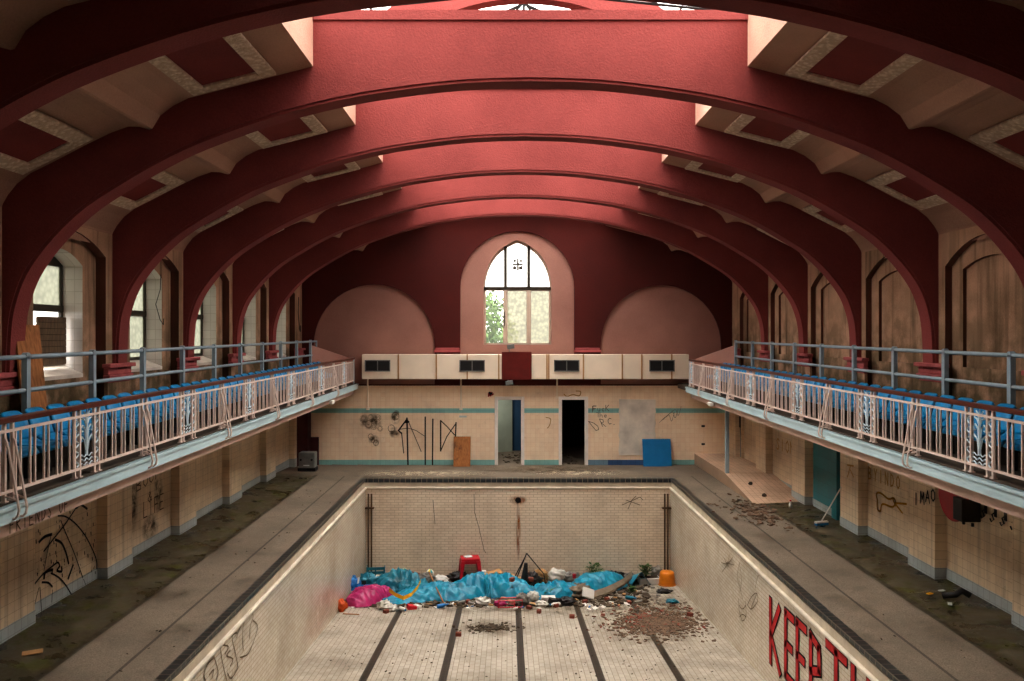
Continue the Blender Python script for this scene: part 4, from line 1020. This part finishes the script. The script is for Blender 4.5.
# ------------------------------------------------------------------ pool far wall details
b = MB(); c = at(518, 500, PY); b.tube([(c[0], PY, c[2]), (c[0], PY - .03, c[2])], .085, 16); b.build('inlet_hole', 'black', pool_far)
def fdec(u0, v0, u1, v1, mat, nm, Y, par, eps=.006):
    x0, _, z1 = at(u0, v0, Y); x1, _, z0 = at(u1, v1, Y); bb = MB(); bb.add([(x0, Y - eps, z0), (x1, Y - eps, z0), (x1, Y - eps, z1), (x0, Y - eps, z1)], [(0, 1, 2, 3)]); return bb.build(nm, mat, par, uv=True)
fdec(508, 495, 528, 505, 'd_rust', 'rust_stain', PY, pool_far); fdec(515.5, 498, 521, 562, 'd_rust', 'rust_stain', PY, pool_far, .007)
b = MB()
for P in ([(474, 494), (474.5, 512), (479, 528), (484, 550), (486, 553)], [(433, 500), (435, 524)]): ribbon(b, [(at(u, v, PY)[0], at(u, v, PY)[2]) for u, v in P], .014, W(PY - .006))
for P in ([(622, 505), (640, 497), (643, 500)], [(628, 509), (632, 500), (636, 496)], [(626, 500), (640, 505)]): ribbon(b, [(at(u, v, PY)[0], at(u, v, PY)[2]) for u, v in P], .016, W(PY - .006))
b.build('crack', 'inkthin', pool_far)
for s, lb in ((-1, 'pair of rusty vertical pipes in the far left pool corner'), (1, 'pair of rusty vertical pipes in the far right pool corner')):
    t = thing('corner_pipes', lb, 'pipe', (s * (PX - .1), PY - .12, pool_z(PY)))
    for d in (0, .09):
        b = MB(); b.tube([(-s * d, 0, 0), (-s * d, 0, 2.55)], .026, 8); b.build('pipe', 'rust', t)
    b = MB(); b.box(-.16, .16, -.03, .1, 2.1, 2.14); b.build('bracket', 'rust', t)

y, z = (19.2, -1.7)
bb = MB(); bb.add([(-PX + .007, 16.2, -2.4), (-PX + .007, 20.2, -2.6), (-PX + .007, 20.2, -1.5), (-PX + .007, 16.2, -1.4)], [(0, 1, 2, 3)]); bb.build('paint_smear', 'd_pink', side[-1], uv=True)
# dirt patches on floor
def floor_decal(u0, v0, u1, v1, mat, par=pf, nm='dirt_patch', z=.006):
    A, B = fp(u0, v1), fp(u1, v1); C, D = fp(u1, v0), fp(u0, v0)
    bb = MB(); bb.add([(p.x, p.y, p.z + z) for p in (A, B, C, D)], [(0, 1, 2, 3)]); return bb.build(nm, mat, par, uv=True)
floor_decal(458, 617, 520, 640, 'd_dirt'); floor_decal(585, 590, 715, 660, 'd_dirt', z=.008); floor_decal(330, 590, 690, 618, 'd_dirt', z=.01); floor_decal(360, 575, 700, 606, 'd_dirt', z=.012)
def deck_decal(u0, v0, u1, v1, mat, z=.004):
    def dp(u, v): Y = 800 * EYE / (v - 335); return ((u - 508) * Y / 800 + CX, Y, z)
    bb = MB(); bb.add([dp(u0, v1), dp(u1, v1), dp(u1, v0), dp(u0, v0)], [(0, 1, 2, 3)]); return bb.build('floor_stain', mat, deck, uv=True)
deck_decal(340, 470, 500, 477, 'd_white'); deck_decal(520, 470, 640, 476, 'd_white'); deck_decal(470, 465, 620, 474, 'd_dirt', .006)

# ------------------------------------------------------------------ rubbish in the pool
def cloth(nm, mat, spine, wd, ht, seed, lb, cat, nu=70, nv=26, amp=.16, fold=5.0, parent=None, tilt=.0):
    sp = curved([(p.x, p.y) for p in spine], 8); L = len(sp) - 1
    def crease(u, v):
        return .55 - abs(noise.noise((u * fold * 2.2 + v * 3.2, seed + v * 1.5, 4))) * 2.2 + .5 * (.4 - abs(noise.noise((u * fold * 5 - v * 4, seed + v * 5, 9))) * 2)
    def fn(u, v):
        q = u * L; i = min(int(q), L - 1); f = q - i
        x = sp[i][0] + (sp[i + 1][0] - sp[i][0]) * f; y = sp[i][1] + (sp[i + 1][1] - sp[i][1]) * f
        dx, dy = sp[i + 1][0] - sp[i][0], sp[i + 1][1] - sp[i][1]; l = math.hypot(dx, dy) or 1; nx, ny = -dy / l, dx / l
        k = u * (len(wd) - 1); a = min(int(k), len(wd) - 2); g = k - a
        W_ = wd[a] + (wd[a + 1] - wd[a]) * g; H = ht[a] + (ht[a + 1] - ht[a]) * g
        t = 2 * v - 1; e = min(1, min(u, 1 - u) * 9)
        w1 = noise.noise((u * fold * 1.3 + seed, v * 1.2, seed * .7)); w2 = noise.noise((u * fold * 3.1, v * 3.4 + seed, 2.0 + seed)); w3 = noise.noise((u * fold * 2 + v * 5, seed, v * 2.2))
        rid = 1 - abs(noise.noise((u * fold * 1.7 - v * 2.5, v * 2.0 + seed, seed))) * 2
        h = H * max(0, 1 - abs(t) ** 2.2) * (.55 + .45 * e) * (1 + .25 * w1) + amp * (1 - abs(t) ** 6) * (.3 * rid + .3 * w2 + .3 * w3 + .75 * crease(u, v)) * min(1, H * 2.4)
        off = W_ * (t + .18 * w3 + .1 * w1) * (.5 + .5 * e); px, py = x + nx * off, y + ny * off
        py = min(py, PY - .03); px = max(-PX + .04, min(PX - .04, px))
        return (px, py, pool_z(py) + .02 + max(h, 0.0))
    b = MB(); b.grid(nu, nv, fn); o = b.build(nm, mat, parent, smooth=True)
    if not parent: tag(o, lb, cat)
    return o
def blob(nm, mat, p, rx, ry, rz, seed, lb, cat, amp=.25, fr=2.2, parent=None, n=30, m=18, lift=0.0):
    p = Vector(p); vs = []; fs = []
    for j in range(m + 1):
        th = PI * j / m
        for i in range(n):
            ph = 2 * PI * i / n; d = Vector((math.sin(th) * math.cos(ph), math.sin(th) * math.sin(ph), math.cos(th)))
            k = 1 + amp * (noise.noise(d * fr + Vector((seed, seed * .3, 0))) * 1.5 + 1.3 * (.35 - abs(noise.noise(d * fr * 1.6 + Vector((0, seed, 1)))) * 1.7) + .7 * (.3 - abs(noise.noise(d * fr * 3.4 + Vector((seed, 2, 1)))) * 1.6)) if amp > .1 else 1 + amp * noise.noise(d * fr)
            vs.append((d.x * rx * k, d.y * ry * k, max(-rz * .9, d.z * rz * k) + rz * .9 + lift))
    for j in range(m):
        for i in range(n):
            l = (i + 1) % n; fs.append((j * n + i, j * n + l, (j + 1) * n + l, (j + 1) * n + i))
    o = MB().add(vs, fs).build(nm, mat, parent, smooth=True, loc=p)
    if not parent: tag(o, lb, cat)
    return o
def bxp(nm, mat, p, sx, sy, sz, rz, lb, cat, tilt=(0, 0), parent=None, bevel=.008, lift=0.0):
    b = MB(); b.box(-sx / 2, sx / 2, -sy / 2, sy / 2, 0, sz); o = b.build(nm, mat, parent, bevel=bevel, loc=Vector(p) + Vector((0, 0, lift))); o.rotation_euler = (tilt[0], tilt[1], rz)
    if not parent: tag(o, lb, cat)
    return o
def dbl(P): return [fp(*p) for p in P]
# big blue tarpaulins
cloth('tarpaulin', 'tarp', dbl([(383, 604), (408, 601), (432, 598), (458, 596), (484, 593), (508, 594), (532, 596), (556, 597), (578, 597)]), [.3, .42, .5, .55, .65, .5, .42, .45, .4], [.14, .2, .28, .34, .42, .4, .22, .34, .34], 3.1, 'long crumpled bright blue tarpaulin lying across the middle of the rubbish', 'tarpaulin', 130, 34, .2, 9)
tp = cloth('tarpaulin', 'tarp2', dbl([(380, 596), (392, 593), (404, 592), (418, 594), (426, 598)]), [.3, .6, .65, .5, .35], [.18, .4, .46, .34, .18], 8.2, 'heaped teal blue tarpaulin standing up left of the long one', 'tarpaulin', 60, 34, .22, 4)
cloth('tarpaulin', 'tarp', dbl([(576, 591), (592, 588), (608, 586), (624, 584)]), [.4, .6, .6, .3], [.24, .38, .36, .14], 5.5, 'smooth bright blue tarpaulin sheet right of centre near the weeds', 'tarpaulin', 60, 26, .1, 4)
b = MB(); p = fp(638, 584); 
def tent(u, v):
    x = (u - .5) * .62; k = 1 - abs(2 * u - 1.1) ** 1.3; y = (v - .5) * .7; z = max(0, .44 * k) * (1 - .6 * v) + .03 * noise.noise((u * 9, v * 7, 1)); return (x, y, max(z, .01))
b.grid(20, 14, tent); tag(b.build('tarpaulin', 'tarp', smooth=True, loc=p), 'small peaked blue tarpaulin beside the orange bucket', 'tarpaulin')
def strapline(P, lift): return [fp(*p) + Vector((0, -.02, l)) for p, l in zip(P, lift)]
b = MB(); pts = [fp(389, 603) + Vector((0, 0, .34)), fp(396, 605) + Vector((0, -.1, .3)), fp(404, 607) + Vector((0, -.1, .26)), fp(412, 606) + Vector((0, -.1, .33)), fp(418, 603) + Vector((0, -.1, .44)), fp(421, 601) + Vector((0, -.05, .55))]
pts = curved([tuple(p) for p in pts], 1) and pts
b.strip([p + Vector((0, 0, .05)) for p in pts], [p + Vector((0, -.03, -.04)) for p in pts]); sb = b.build('webbing_strap', 'yellow'); tag(sb, 'yellow strap curling along the left end of the blue tarpaulin', 'strap')
cloth('cloth', 'magenta', dbl([(346, 606), (358, 604), (370, 601), (382, 598), (394, 597)]), [.25, .45, .42, .3, .15], [.2, .3, .34, .3, .16], 1.7, 'crumpled magenta pink cloth at the left end of the rubbish', 'cloth', 60, 24, .14, 5)
blob('sack', 'orangered', fp(341, 611), .16, .15, .16, 4, 'small orange sack beside the magenta cloth by the left pool wall', 'sack', .2)
blob('bin_bag', 'bluebag', fp(352, 595), .22, .2, .26, 9, 'bright blue bag behind the magenta cloth', 'bag', .25)
blob('bin_bag', 'tarp2', fp(368, 592), .3, .2, .25, 2, 'teal blue bag left of the heaped tarpaulin', 'bag', .3)
bxp('box', 'whitepl', fp(354, 601), .17, .1, .16, .1, 'small white square box in front of the bright blue bag', 'box', (-.2, 0), lift=.1)
# stool
p = fp(470, 581) + Vector((0, 0, .1)); t = thing('plastic_stool', 'red plastic stool with four legs standing behind the tarpaulin', 'stool', p, .15); t.scale = (1.12, 1.12, 1.08)
b = MB(); b.box(-.24, .24, -.2, .2, .5, .56); b.box(-.235, .235, -.195, -.18, .42, .5); b.box(-.235, .235, .18, .195, .42, .5); b.box(-.235, -.22, -.195, .195, .42, .5); b.box(.22, .235, -.195, .195, .42, .5); b.build('seat', 'red', t, bevel=.02)
for sx in (-1, 1):
    for sy in (-1, 1):
        b = MB(); c0 = Vector((sx * .26, sy * .22, 0)); c1 = Vector((sx * .2, sy * .165, .5)); vs = []
        for c, s in ((c0, .035), (c1, .055)): vs += [c + Vector((i * s, j * s, 0)) for i, j in ((-1, -1), (1, -1), (1, 1), (-1, 1))]
        b.add(vs, [(3, 2, 1, 0), (4, 5, 6, 7), (0, 1, 5, 4), (1, 2, 6, 5), (2, 3, 7, 6), (3, 0, 4, 7)]); b.build('leg', 'red', t, bevel=.01)
bxp('paper_packet', 'paper', p + Vector((-.06, -.02, .61)), .22, .2, .03, .5, 'crumpled pale packet lying on the red stool', 'packet')
# back row against the wall
t = thing('plastic_crate', 'blue plastic crate against the far wall in the left corner', 'crate', fp(376, 579), .1)
b = MB(); b.box(-.26, .26, -.18, .18, 0, .03)
for z in (.08, .2, .32): b.box(-.26, .26, -.19, -.17, z, z + .08); b.box(-.26, .26, .17, .19, z, z + .08); b.box(-.27, -.25, -.18, .18, z, z + .08); b.box(.25, .27, -.18, .18, z, z + .08)
for x in (-.25, 0, .25): b.box(x - .02, x + .02, -.19, -.17, 0, .4); b.box(x - .02, x + .02, .17, .19, 0, .4)
b.build('basket', 'tarp2', t)
bxp('polystyrene_box', 'whitepl', fp(385, 588) + Vector((0, 0, .05)), .52, .3, .16, .15, 'long white box with red underside behind the teal tarpaulin', 'box', (.1, 0), lift=.12)
bxp('tray', 'redpanel', fp(384, 590), .5, .3, .14, .15, 'dark red tray underneath the long white box', 'tray')
bxp('timber_plank', 'ply2', fp(373, 593), .75, .1, .03, .05, 'thin brown plank on the rubbish left of the white box', 'plank', (0, .02), lift=.12)
blob('ball', 'orange', fp(362, 589), .12, .11, .11, 1, 'orange lump beside the blue crate in the left corner', 'ball', .06)
blob('ball', 'whitepl', fp(397, 578), .11, .11, .11, 2, 'plain white ball against the far pool wall left of the two coloured balls', 'ball', .02, lift=.12)
blob('ball', 'ball', fp(404, 580), .12, .12, .12, 2, 'teal and yellow beach ball behind the heaped tarpaulin', 'ball', .0, lift=.12)
blob('ball', 'ball', fp(430, 581), .12, .12, .12, 3, 'yellow and blue beach ball left of the red stool', 'ball', .0, lift=.12)
t = blob('helmet', 'whitepl', fp(440, 585), .25, .18, .15, 5, 'white plastic shell with slots left of the red stool', 'helmet', .12)
b = MB(); b.box(-.1, .12, -.19, -.15, .14, .18); b.build('slot', 'black', t)
b = MB(); a = fp(445, 607) + Vector((0, 0, .03)); c = fp(429, 592) + Vector((0, 0, .55)); b.tube([a, c], .018, 6); tag(b.build('broom_stick', 'ply'), 'long wooden stick propped on the blue tarpaulin', 'stick')
bxp('cardboard_box', 'card', fp(494, 583), .5, .3, .22, .35, 'flat brown cardboard box right of the red stool', 'box', (.1, -.15), lift=.1)
bxp('cardboard_box', 'card', fp(514, 588), .45, .3, .2, -.5, 'crushed brown cardboard box under the black metal frame', 'box', (.35, .2), lift=.12)
bxp('carton', 'whitepl', fp(484, 583), .12, .1, .36, .1, 'upright white carton between stool and cardboard box', 'carton')
p = fp(526, 590); t = thing('metal_frame', 'black tubular metal frame peaking against the far pool wall', 'frame', p)
a, bq, c, d = Vector((-.38, -.05, .05)), Vector((.02, .1, 1.0)), Vector((.5, .0, .45)), Vector((.55, -.1, .1))
b = MB(); b.tube([a, bq], .016, 6); b.build('tube', 'black', t); b = MB(); b.tube([bq, c, d], .016, 6); b.build('tube', 'black', t); b = MB(); b.tube([(-.42, .2, .1), (-.02, .25, .85)], .016, 6); b.build('tube', 'black', t)
b = MB(); b.tube([(-.05, .02, .3), (0, .0, .75)], [.1, .05], 7); b.build('hanging_pad', 'darkcloth', t)
blob('bin_bag', 'darkcloth', fp(532, 588), .25, .2, .22, 6, 'black bag slumped under the black metal frame', 'bag', .35)
blob('sack', 'card', fp(541, 586), .2, .16, .2, 7, 'tan paper sack at the foot of the black metal frame', 'sack', .25, lift=.1)
blob('bin_bag', 'whitebag', fp(557, 582), .27, .2, .2, 8, 'large white bag against the far pool wall right of the frame', 'bag', .18)
blob('bin_bag', 'greybag', fp(571, 582), .26, .2, .15, 3, 'pale bag printed with red beside the large white bag', 'bag', .25)
bxp('packet', 'red', fp(571, 583) + Vector((.08, -.2, .2)), .1, .03, .12, .2, 'small red packet on the pale printed bag', 'packet')
blob('bin_bag', 'greybag', fp(630, 579), .2, .18, .1, 4, 'flat grey bag against the wall behind the peaked tarpaulin', 'bag', .3)
blob('bin_bag', 'darkcloth', fp(614, 579), .3, .18, .12, 5, 'black bag behind the smooth blue tarpaulin sheet', 'bag', .3)
def weed(p, h, n, lb, seed, nm='weed'):
    rr = random.Random(seed); b = MB()
    for k in range(n):
        a = rr.uniform(0, 2 * PI); t = rr.uniform(.2, 1); r = h * .6 * rr.random(); c = Vector((r * math.cos(a), r * .6 * math.sin(a), h * t)); s = rr.uniform(.04, .085)
        d = Vector((math.cos(a), math.sin(a), rr.uniform(-.3, .6))).normalized(); e = d.cross(Vector((0, 0, 1))).normalized()
        b.add([c - e * s * .5, c + d * s, c + e * s * .5, c - d * s * .8], [(0, 1, 2, 3)])
    for k in range(6):
        a = k * 1.05; b.tube([(0, 0, 0), (h * .3 * math.cos(a), h * .2 * math.sin(a), h * .7)], .008, 4)
    return tag(b.build(nm, 'green', loc=p), lb, 'plant')
weed(fp(594, 580), .5, 110, 'leafy green weed behind the smooth blue tarpaulin', 1)
t = thing('planter_box', 'low white trough planter beside the orange bucket', 'planter', fp(649, 584), .1)
b = MB(); b.box(-.3, .3, -.14, .14, 0, .2); b.build('trough', 'whitepl', t, bevel=.01); b = MB(); b.box(-.27, .27, -.11, .11, .2, .21); b.build('soil', 'dirt', t)
weed(fp(646, 584) + Vector((0, 0, .2)), .36, 130, 'leafy green plant growing in the white planter', 2, 'plant')
weed(fp(632, 594), .2, 60, 'small green weed in front of the grey board', 5); weed(fp(549, 599), .28, 60, 'small green weed in the middle of the litter', 6)
t = thing('bucket', 'orange plastic bucket upside down in the far right pool corner', 'bucket', fp(667, 585))
b = MB(); b.lathe([(.23, 0), (.235, .04), (.21, .28), (.2, .36), (.18, .39), (.0, .4)], 24, cap=False); b.build('body', 'orange', t, smooth=True)
b = MB(); b.lathe([(.235, 0), (.25, .0), (.25, .04), (.235, .04)], 24, cap=False); b.build('rim', 'orange', t)
blob('bin_bag', 'greybag', fp(657, 579), .18, .15, .2, 12, 'grey bag between planter and orange bucket', 'bag', .2)
# curved grey board
sp = [fp(594, 599), fp(604, 597), fp(614, 594), fp(624, 590), fp(632, 585)]; b = MB(); hs = [.05, .08, .12, .17, .24]
b.strip([q + Vector((0, 0, h)) for q, h in zip(sp, hs)], [q + Vector((.04, .24, h + .1)) for q, h in zip(sp, hs)]); b.strip([q + Vector((0, -.01, h - .05)) for q, h in zip(sp, hs)], [q + Vector((0, 0, h)) for q, h in zip(sp, hs)])
tag(b.build('carpet_strip', 'board'), 'grey brown strip of carpet curving in front of the smooth blue sheet', 'carpet')
bxp('polystyrene_block', 'whitepl', fp(588, 601), .34, .06, .26, .3, 'white square foam block leaning at the end of the carpet strip', 'block', (-.6, .35), lift=.08)
blob('rubble_sack', 'board', fp(577, 597), .34, .3, .17, 15, 'grey brown sack between the two blue tarpaulins', 'sack', .3)
t = thing('wire_basket', 'red wire basket in front of the blue tarpaulin', 'basket', fp(510, 607), .1)
b = MB()
for z in (.03, .2): b.tube([(-.32, -.1, z), (.3, -.12, z), (.32, .12, z), (-.2, .12, z)], .016, 5, True)
for x in (-.3, 0.1, .3): b.tube([(x, -.11, .03), (x, -.12, .2)], .014, 5)
b.build('wire', 'red', t)
blob('bin_bag', 'greybag', fp(522, 606), .17, .14, .17, 21, 'grey bag right of the red wire basket', 'bag', .25)
blob('bin_bag', 'whitebag', fp(533, 602), .16, .12, .14, 22, 'small white bag below the middle of the tarpaulin', 'bag', .3)
blob('bin_bag', 'whitebag', fp(384, 609), .15, .11, .11, 23, 'small white bag in front of the magenta cloth', 'bag', .45)
blob('bin_bag', 'whitebag', fp(390, 611), .17, .11, .08, 24, 'white crumpled bag at the end of the first lane line', 'bag', .4)
blob('bin_bag', 'whitebag', fp(483, 605), .18, .12, .1, 25, 'white crumpled bag left of the red wire basket', 'bag', .4)
bxp('carton', 'whitepl', fp(548, 603), .36, .16, .18, .1, 'pale carton behind the dark litter right of the wire basket', 'carton', (.1, .05))
bxp('batten', 'ply2', fp(351, 614.5), .42, .03, .02, -.12, 'dark thin batten lying on the tiles by the left pool wall', 'stick')
bxp('bottle_crate', 'darkcloth', fp(554, 604), .3, .2, .14, .4, 'dark crushed box beside the pale carton', 'box', (.1, .2))
# smaller things in the litter
def bottle(p, mat, rz, h, lb, lift=0.0):
    t = thing('plastic_bottle', lb, 'bottle', Vector(p) + Vector((0, 0, .05 + lift)), rz); t.rotation_euler = (PI / 2 - .1, 0, rz)
    b = MB(); b.lathe([(.045, 0), (.05, .02), (.05, h * .65), (.02, h * .85), (.02, h * .95)], 12); b.build('body', mat, t, smooth=True)
    b = MB(); b.lathe([(.024, h * .93), (.024, h)], 10); b.build('cap', 'bluepaint', t)
bottle(fp(400, 610), 'whitepl', .6, .3, 'white plastic bottle lying by the end of the first lane line')
bottle(fp(437, 608.5), 'bluebag', 1.9, .28, 'blue plastic bottle lying in front of the long tarpaulin left of the second lane line')
bottle(fp(560, 606), 'whitepl', -1.1, .3, 'white plastic bottle lying in the litter near the fourth lane line')
bottle(fp(626, 599), 'tarp2', .9, .3, 'teal plastic bottle lying in front of the carpet strip')
bxp('carton', 'red', fp(412, 609), .26, .16, .1, .5, 'small red carton in front of the left end of the long tarpaulin', 'carton', (.1, .2))
bxp('carton', 'whitepl', fp(417, 608.5), .2, .14, .09, -.4, 'small white carton beside the small red carton', 'carton', (-.1, .1))
bxp('foam_strip', 'whitepl', fp(412, 585), .5, .07, .05, -.5, 'white foam strip behind the heaped teal tarpaulin', 'strip', (0, .1), lift=.22)
bxp('timber_offcut', 'brick', fp(416, 583), .5, .06, .05, -.45, 'reddish wooden offcut beside the white foam strip', 'plank', (0, .06), lift=.26)
blob('bin_bag', 'darkcloth', fp(457, 581), .3, .2, .14, 31, 'flat black bag between the white plastic shell and the red stool', 'bag', .3)
blob('rag', 'greybag', fp(425, 585), .3, .2, .12, 32, 'grey rag heaped behind the left part of the long tarpaulin', 'rag', .35, lift=.1)
blob('rag', 'bluebag', fp(362, 597), .25, .16, .1, 33, 'flat blue rag between magenta cloth and teal blue bag', 'rag', .35, lift=.12)
bxp('panel', 'darkvent', fp(360, 595), .34, .03, .22, .2, 'small dark panel propped behind the magenta cloth', 'panel', (-.3, 0), lift=.15)
bxp('batten', 'whitepl', fp(357, 596), .05, .03, .34, .2, 'short white batten propped against the small dark panel', 'stick', (-.3, .15), lift=.15)
b = MB(); b.tube([fp(349, 596) + Vector((0, 0, .1)), fp(345, 590) + Vector((-.12, 0, .62))], .012, 5); tag(b.build('rod', 'rust'), 'thin rusty rod leaning on the left pool wall behind the magenta cloth', 'rod')
blob('bin_bag', 'darkcloth', fp(566, 605), .22, .14, .1, 34, 'dark crumpled bag by the upper end of the fourth lane line', 'bag', .4)
blob('bin_bag', 'whitebag', fp(541, 607), .14, .1, .08, 35, 'small white crumpled bag left of the dark crushed box', 'bag', .4)
blob('cloth_bundle', 'magenta', fp(500, 606), .14, .1, .07, 36, 'small magenta bundle left of the red wire basket', 'cloth', .4)
blob('rag', 'tarp2', fp(672, 603), .16, .1, .05, 37, 'teal rag on the tiles below the orange bucket', 'rag', .35)
blob('rag', 'darkcloth', fp(664, 593), .2, .12, .06, 38, 'dark blue rag in front of the orange bucket', 'rag', .35)
# loose bricks
pr = None
for i, (u, v) in enumerate(((458.5, 636), (539, 613), (529, 609), (556, 607), (607, 600.5), (512, 605), (468, 603), (565, 604), (386, 613), (690, 616), (585, 603), (629, 604), (572, 618))):
    p = fp(u, v); rz = i * 1.3
    if pr is None:
        b = MB(); b.box(-.065, .065, -.05, .05, 0, .085); pr = b.build('brick_fragment', 'brick', bevel=.012); q = pr
    else: q = pr.copy(); COL.objects.link(q)
    q.location = p; q.rotation_euler = (0, 0, rz); tag(q, 'broken red brick lying loose on the pale pool floor', 'brick', 'brick fragments on the pool floor')
for i, (u, v, l, mt) in enumerate(((531, 596, .4, 'brick'), (512, 597, .42, 'brick'))):
    bxp('brick_fragment', mt, fp(u, v), .14, .1, .1, i, ('broken red brick resting on the right part of the long blue tarpaulin', 'broken brick resting on the middle of the long blue tarpaulin')[i], 'brick', lift=l)
# scattered litter: uncountable
def scatter(nm, mat, n, seed, fn, s0, s1, lb, cat, zf=.25):
    rr = random.Random(seed); b = MB()
    for k in range(n):
        c = fn(rr)
        if c is None: continue
        c = Vector(c); s = rr.uniform(s0, s1); a = rr.uniform(0, PI); e = Vector((math.cos(a), math.sin(a), rr.uniform(-.3, .3))) * s; f = Vector((-math.sin(a), math.cos(a), rr.uniform(-.3, .3))) * s * rr.uniform(.3, .9)
        b.obox(c + Vector((0, 0, s * zf)), e, f, (0, 0, s * zf))
    return tag(b.build(nm, mat), lb, cat, kind='stuff')
def ell(cu, cv, ru, rv):
    def fn(rr):
        a = rr.uniform(0, 2 * PI); r = abs(rr.gauss(0, .5)); u, v = cu + ru * r * math.cos(a), cv + rv * r * math.sin(a)
        if v < 582: return None
        p = fp(u, v); return p if abs(p.x) < PX - .08 else None
    return fn
def band(u0, u1, v0, v1):
    def fn(rr):
        p = fp(rr.uniform(u0, u1), rr.uniform(v0, v1)); return p if abs(p.x) < PX - .08 and p.y < PY - .16 else None
    return fn
scatter('rubble', 'leafpile', 2300, 1, ell(660, 623, 56, 18), .012, .045, 'spread of brown brick rubble and dead leaves on the pool floor', 'rubble')
scatter('rubble', 'brick', 160, 2, ell(645, 618, 90, 24), .015, .05, 'scattered red brick crumbs around the brown rubble', 'rubble')
scatter('litter', 'dirt', 900, 3, band(345, 650, 584, 607), .02, .09, 'dark trampled litter round and under the tarpaulins', 'litter')
scatter('litter', 'whitepl', 120, 4, band(348, 640, 590, 610), .02, .07, 'white scraps of paper and plastic in the litter', 'litter')
scatter('litter', 'bluebag', 60, 5, band(350, 600, 584, 608), .02, .06, 'blue scraps of plastic in the litter', 'litter')
scatter('litter', 'dirt', 260, 6, ell(490, 628, 32, 5), .01, .045, 'dark ash patch on the pool floor between two lane lines', 'litter')
scatter('litter', 'dirt', 260, 7, band(330, 720, 600, 681), .006, .02, 'fine dark grit strewn over the pool floor', 'litter')
scatter('litter', 'card', 110, 8, band(352, 640, 577, 606), .03, .09, 'brown card scraps in the litter', 'litter')
scatter('litter', 'greybag', 160, 9, band(352, 660, 577, 606), .03, .1, 'grey crumpled scraps in the litter', 'litter')
scatter('litter', 'dirt', 420, 12, band(360, 668, 574, 584), .04, .13, 'dark heap of litter along the foot of the far pool wall', 'litter')
def dk(u0, u1, v0, v1):
    def fn(rr):
        v = rr.uniform(v0, v1); u = rr.uniform(u0, u1); Y = 800 * 4.23 / (v - 335); return ((u - 508) * Y / 800 + CX, Y, .03)
    return fn
scatter('litter', 'leafpile', 240, 10, lambda rr: (rr.gauss(5.7, .32), rr.gauss(19.2, .75), .045), .015, .06, 'brown debris strewn on the wet deck below the ramp', 'litter')
scatter('litter', 'dirt', 60, 11, lambda rr: (rr.choice((-1, 1)) * rr.uniform(4.8, 6.0), rr.uniform(9, 22), .045), .006, .018, 'fine dark specks on both side decks', 'litter')
scatter('litter', 'dirt', 90, 13, lambda rr: (rr.uniform(-.5, .5) + rr.choice((0, 1.6)), FAR + rr.uniform(.15, 2.6), .01), .01, .05, 'dark debris on the floor inside the doorways', 'litter')
for i, (x, y, mt, lb, rz) in enumerate(((6.75, 13.0, 'paper', 'white scrap on the mossy deck nearest the black bent pipe', .3), (6.55, 12.4, 'paper', 'white scrap on the right deck left of the black bent pipe', 1.1), (6.5, 12.9, 'yellow', 'yellowish scrap on the mossy right deck', .5), (6.55, 10.05, 'paper', 'white scrap nearest the camera on the right mossy deck', .8))):
    bxp('litter_scrap', mt, (x, y, .09 + (x - 6.1) * .06), .1, .06, .015, rz, lb, 'litter', bevel=0)
bxp('tile_fragment', 'card', (-6.57, 10.55, .1), .24, .15, .012, .5, 'loose tan tile on the near left deck', 'tile', bevel=0)
t = thing('bottle', 'small white bottle standing on the wet deck below the ramp', 'bottle', (6.55, 19.4, .09)); b = MB(); b.lathe([(.04, 0), (.045, .1), (.02, .14), (.02, .17)], 10); b.build('body', 'whitepl', t, smooth=True); b = MB(); b.lathe([(.023, .17), (.023, .2)], 10); b.build('cap', 'red', t)
for i, (x, y) in enumerate(((6.25, 21.6), (6.3, 20.6))):
    blob('stone', 'dirt', (x, y, (.06 + (y - 20.05) * .117)), .06, .05, .05, i, ('dark lump higher up on the pink ramp', 'dark lump near the foot of the pink ramp')[i], 'stone', .3, n=10, m=7)

# ------------------------------------------------------------------ end wall behind, outside trees, ground
b = MB(); b.box(-7.6, 7.6, NEAR - .1, NEAR, -3.2, 10.9); struct('wall_near', b, 'wallred')
b = MB(); b.box(-60, 60, -40, 90, -3.5, -3.4); struct('ground', b, 'dirt')
def tree(x, y, z0, r, h, seed, lb, n=1500):
    t = thing('tree', lb, 'tree', (x, y, z0)); rr = random.Random(seed); b = MB()
    for k in range(n):
        d = Vector((rr.gauss(0, 1), rr.gauss(0, 1), rr.gauss(0, 1))).normalized(); c = Vector((d.x * r, d.y * r, h + d.z * r * 1.2)) * 1.0
        c = Vector((0, 0, h)) + (c - Vector((0, 0, h))) * (.55 + .45 * rr.random()) * (1 + .35 * noise.noise(d * 2.5 + Vector((seed, 0, 0))))
        s = rr.uniform(.07, .16); e = Vector((rr.uniform(-1, 1), rr.uniform(-1, 1), rr.uniform(-1, 1))).normalized(); f = e.cross(d).normalized()
        b.add([c - e * s, c - f * s * .5, c + e * s, c + f * s * .5], [(0, 1, 2, 3)])
    b.build('crown', 'darkgreen', t); b = MB(); b.tube([(0, 0, 0), (.1, 0, h * .5), (0, 0, h)], [.16, .12, .05], 8); b.build('trunk', 'trunk', t)
tree(-1.35, 31.5, -3.4, 1.15, 8.2, 1, 'green leafy tree seen through the clear pane of the far window')
tree(-.7, 33.5, -3.4, 1.0, 6.9, 2, 'green bush low in the clear pane of the far window', 1100)
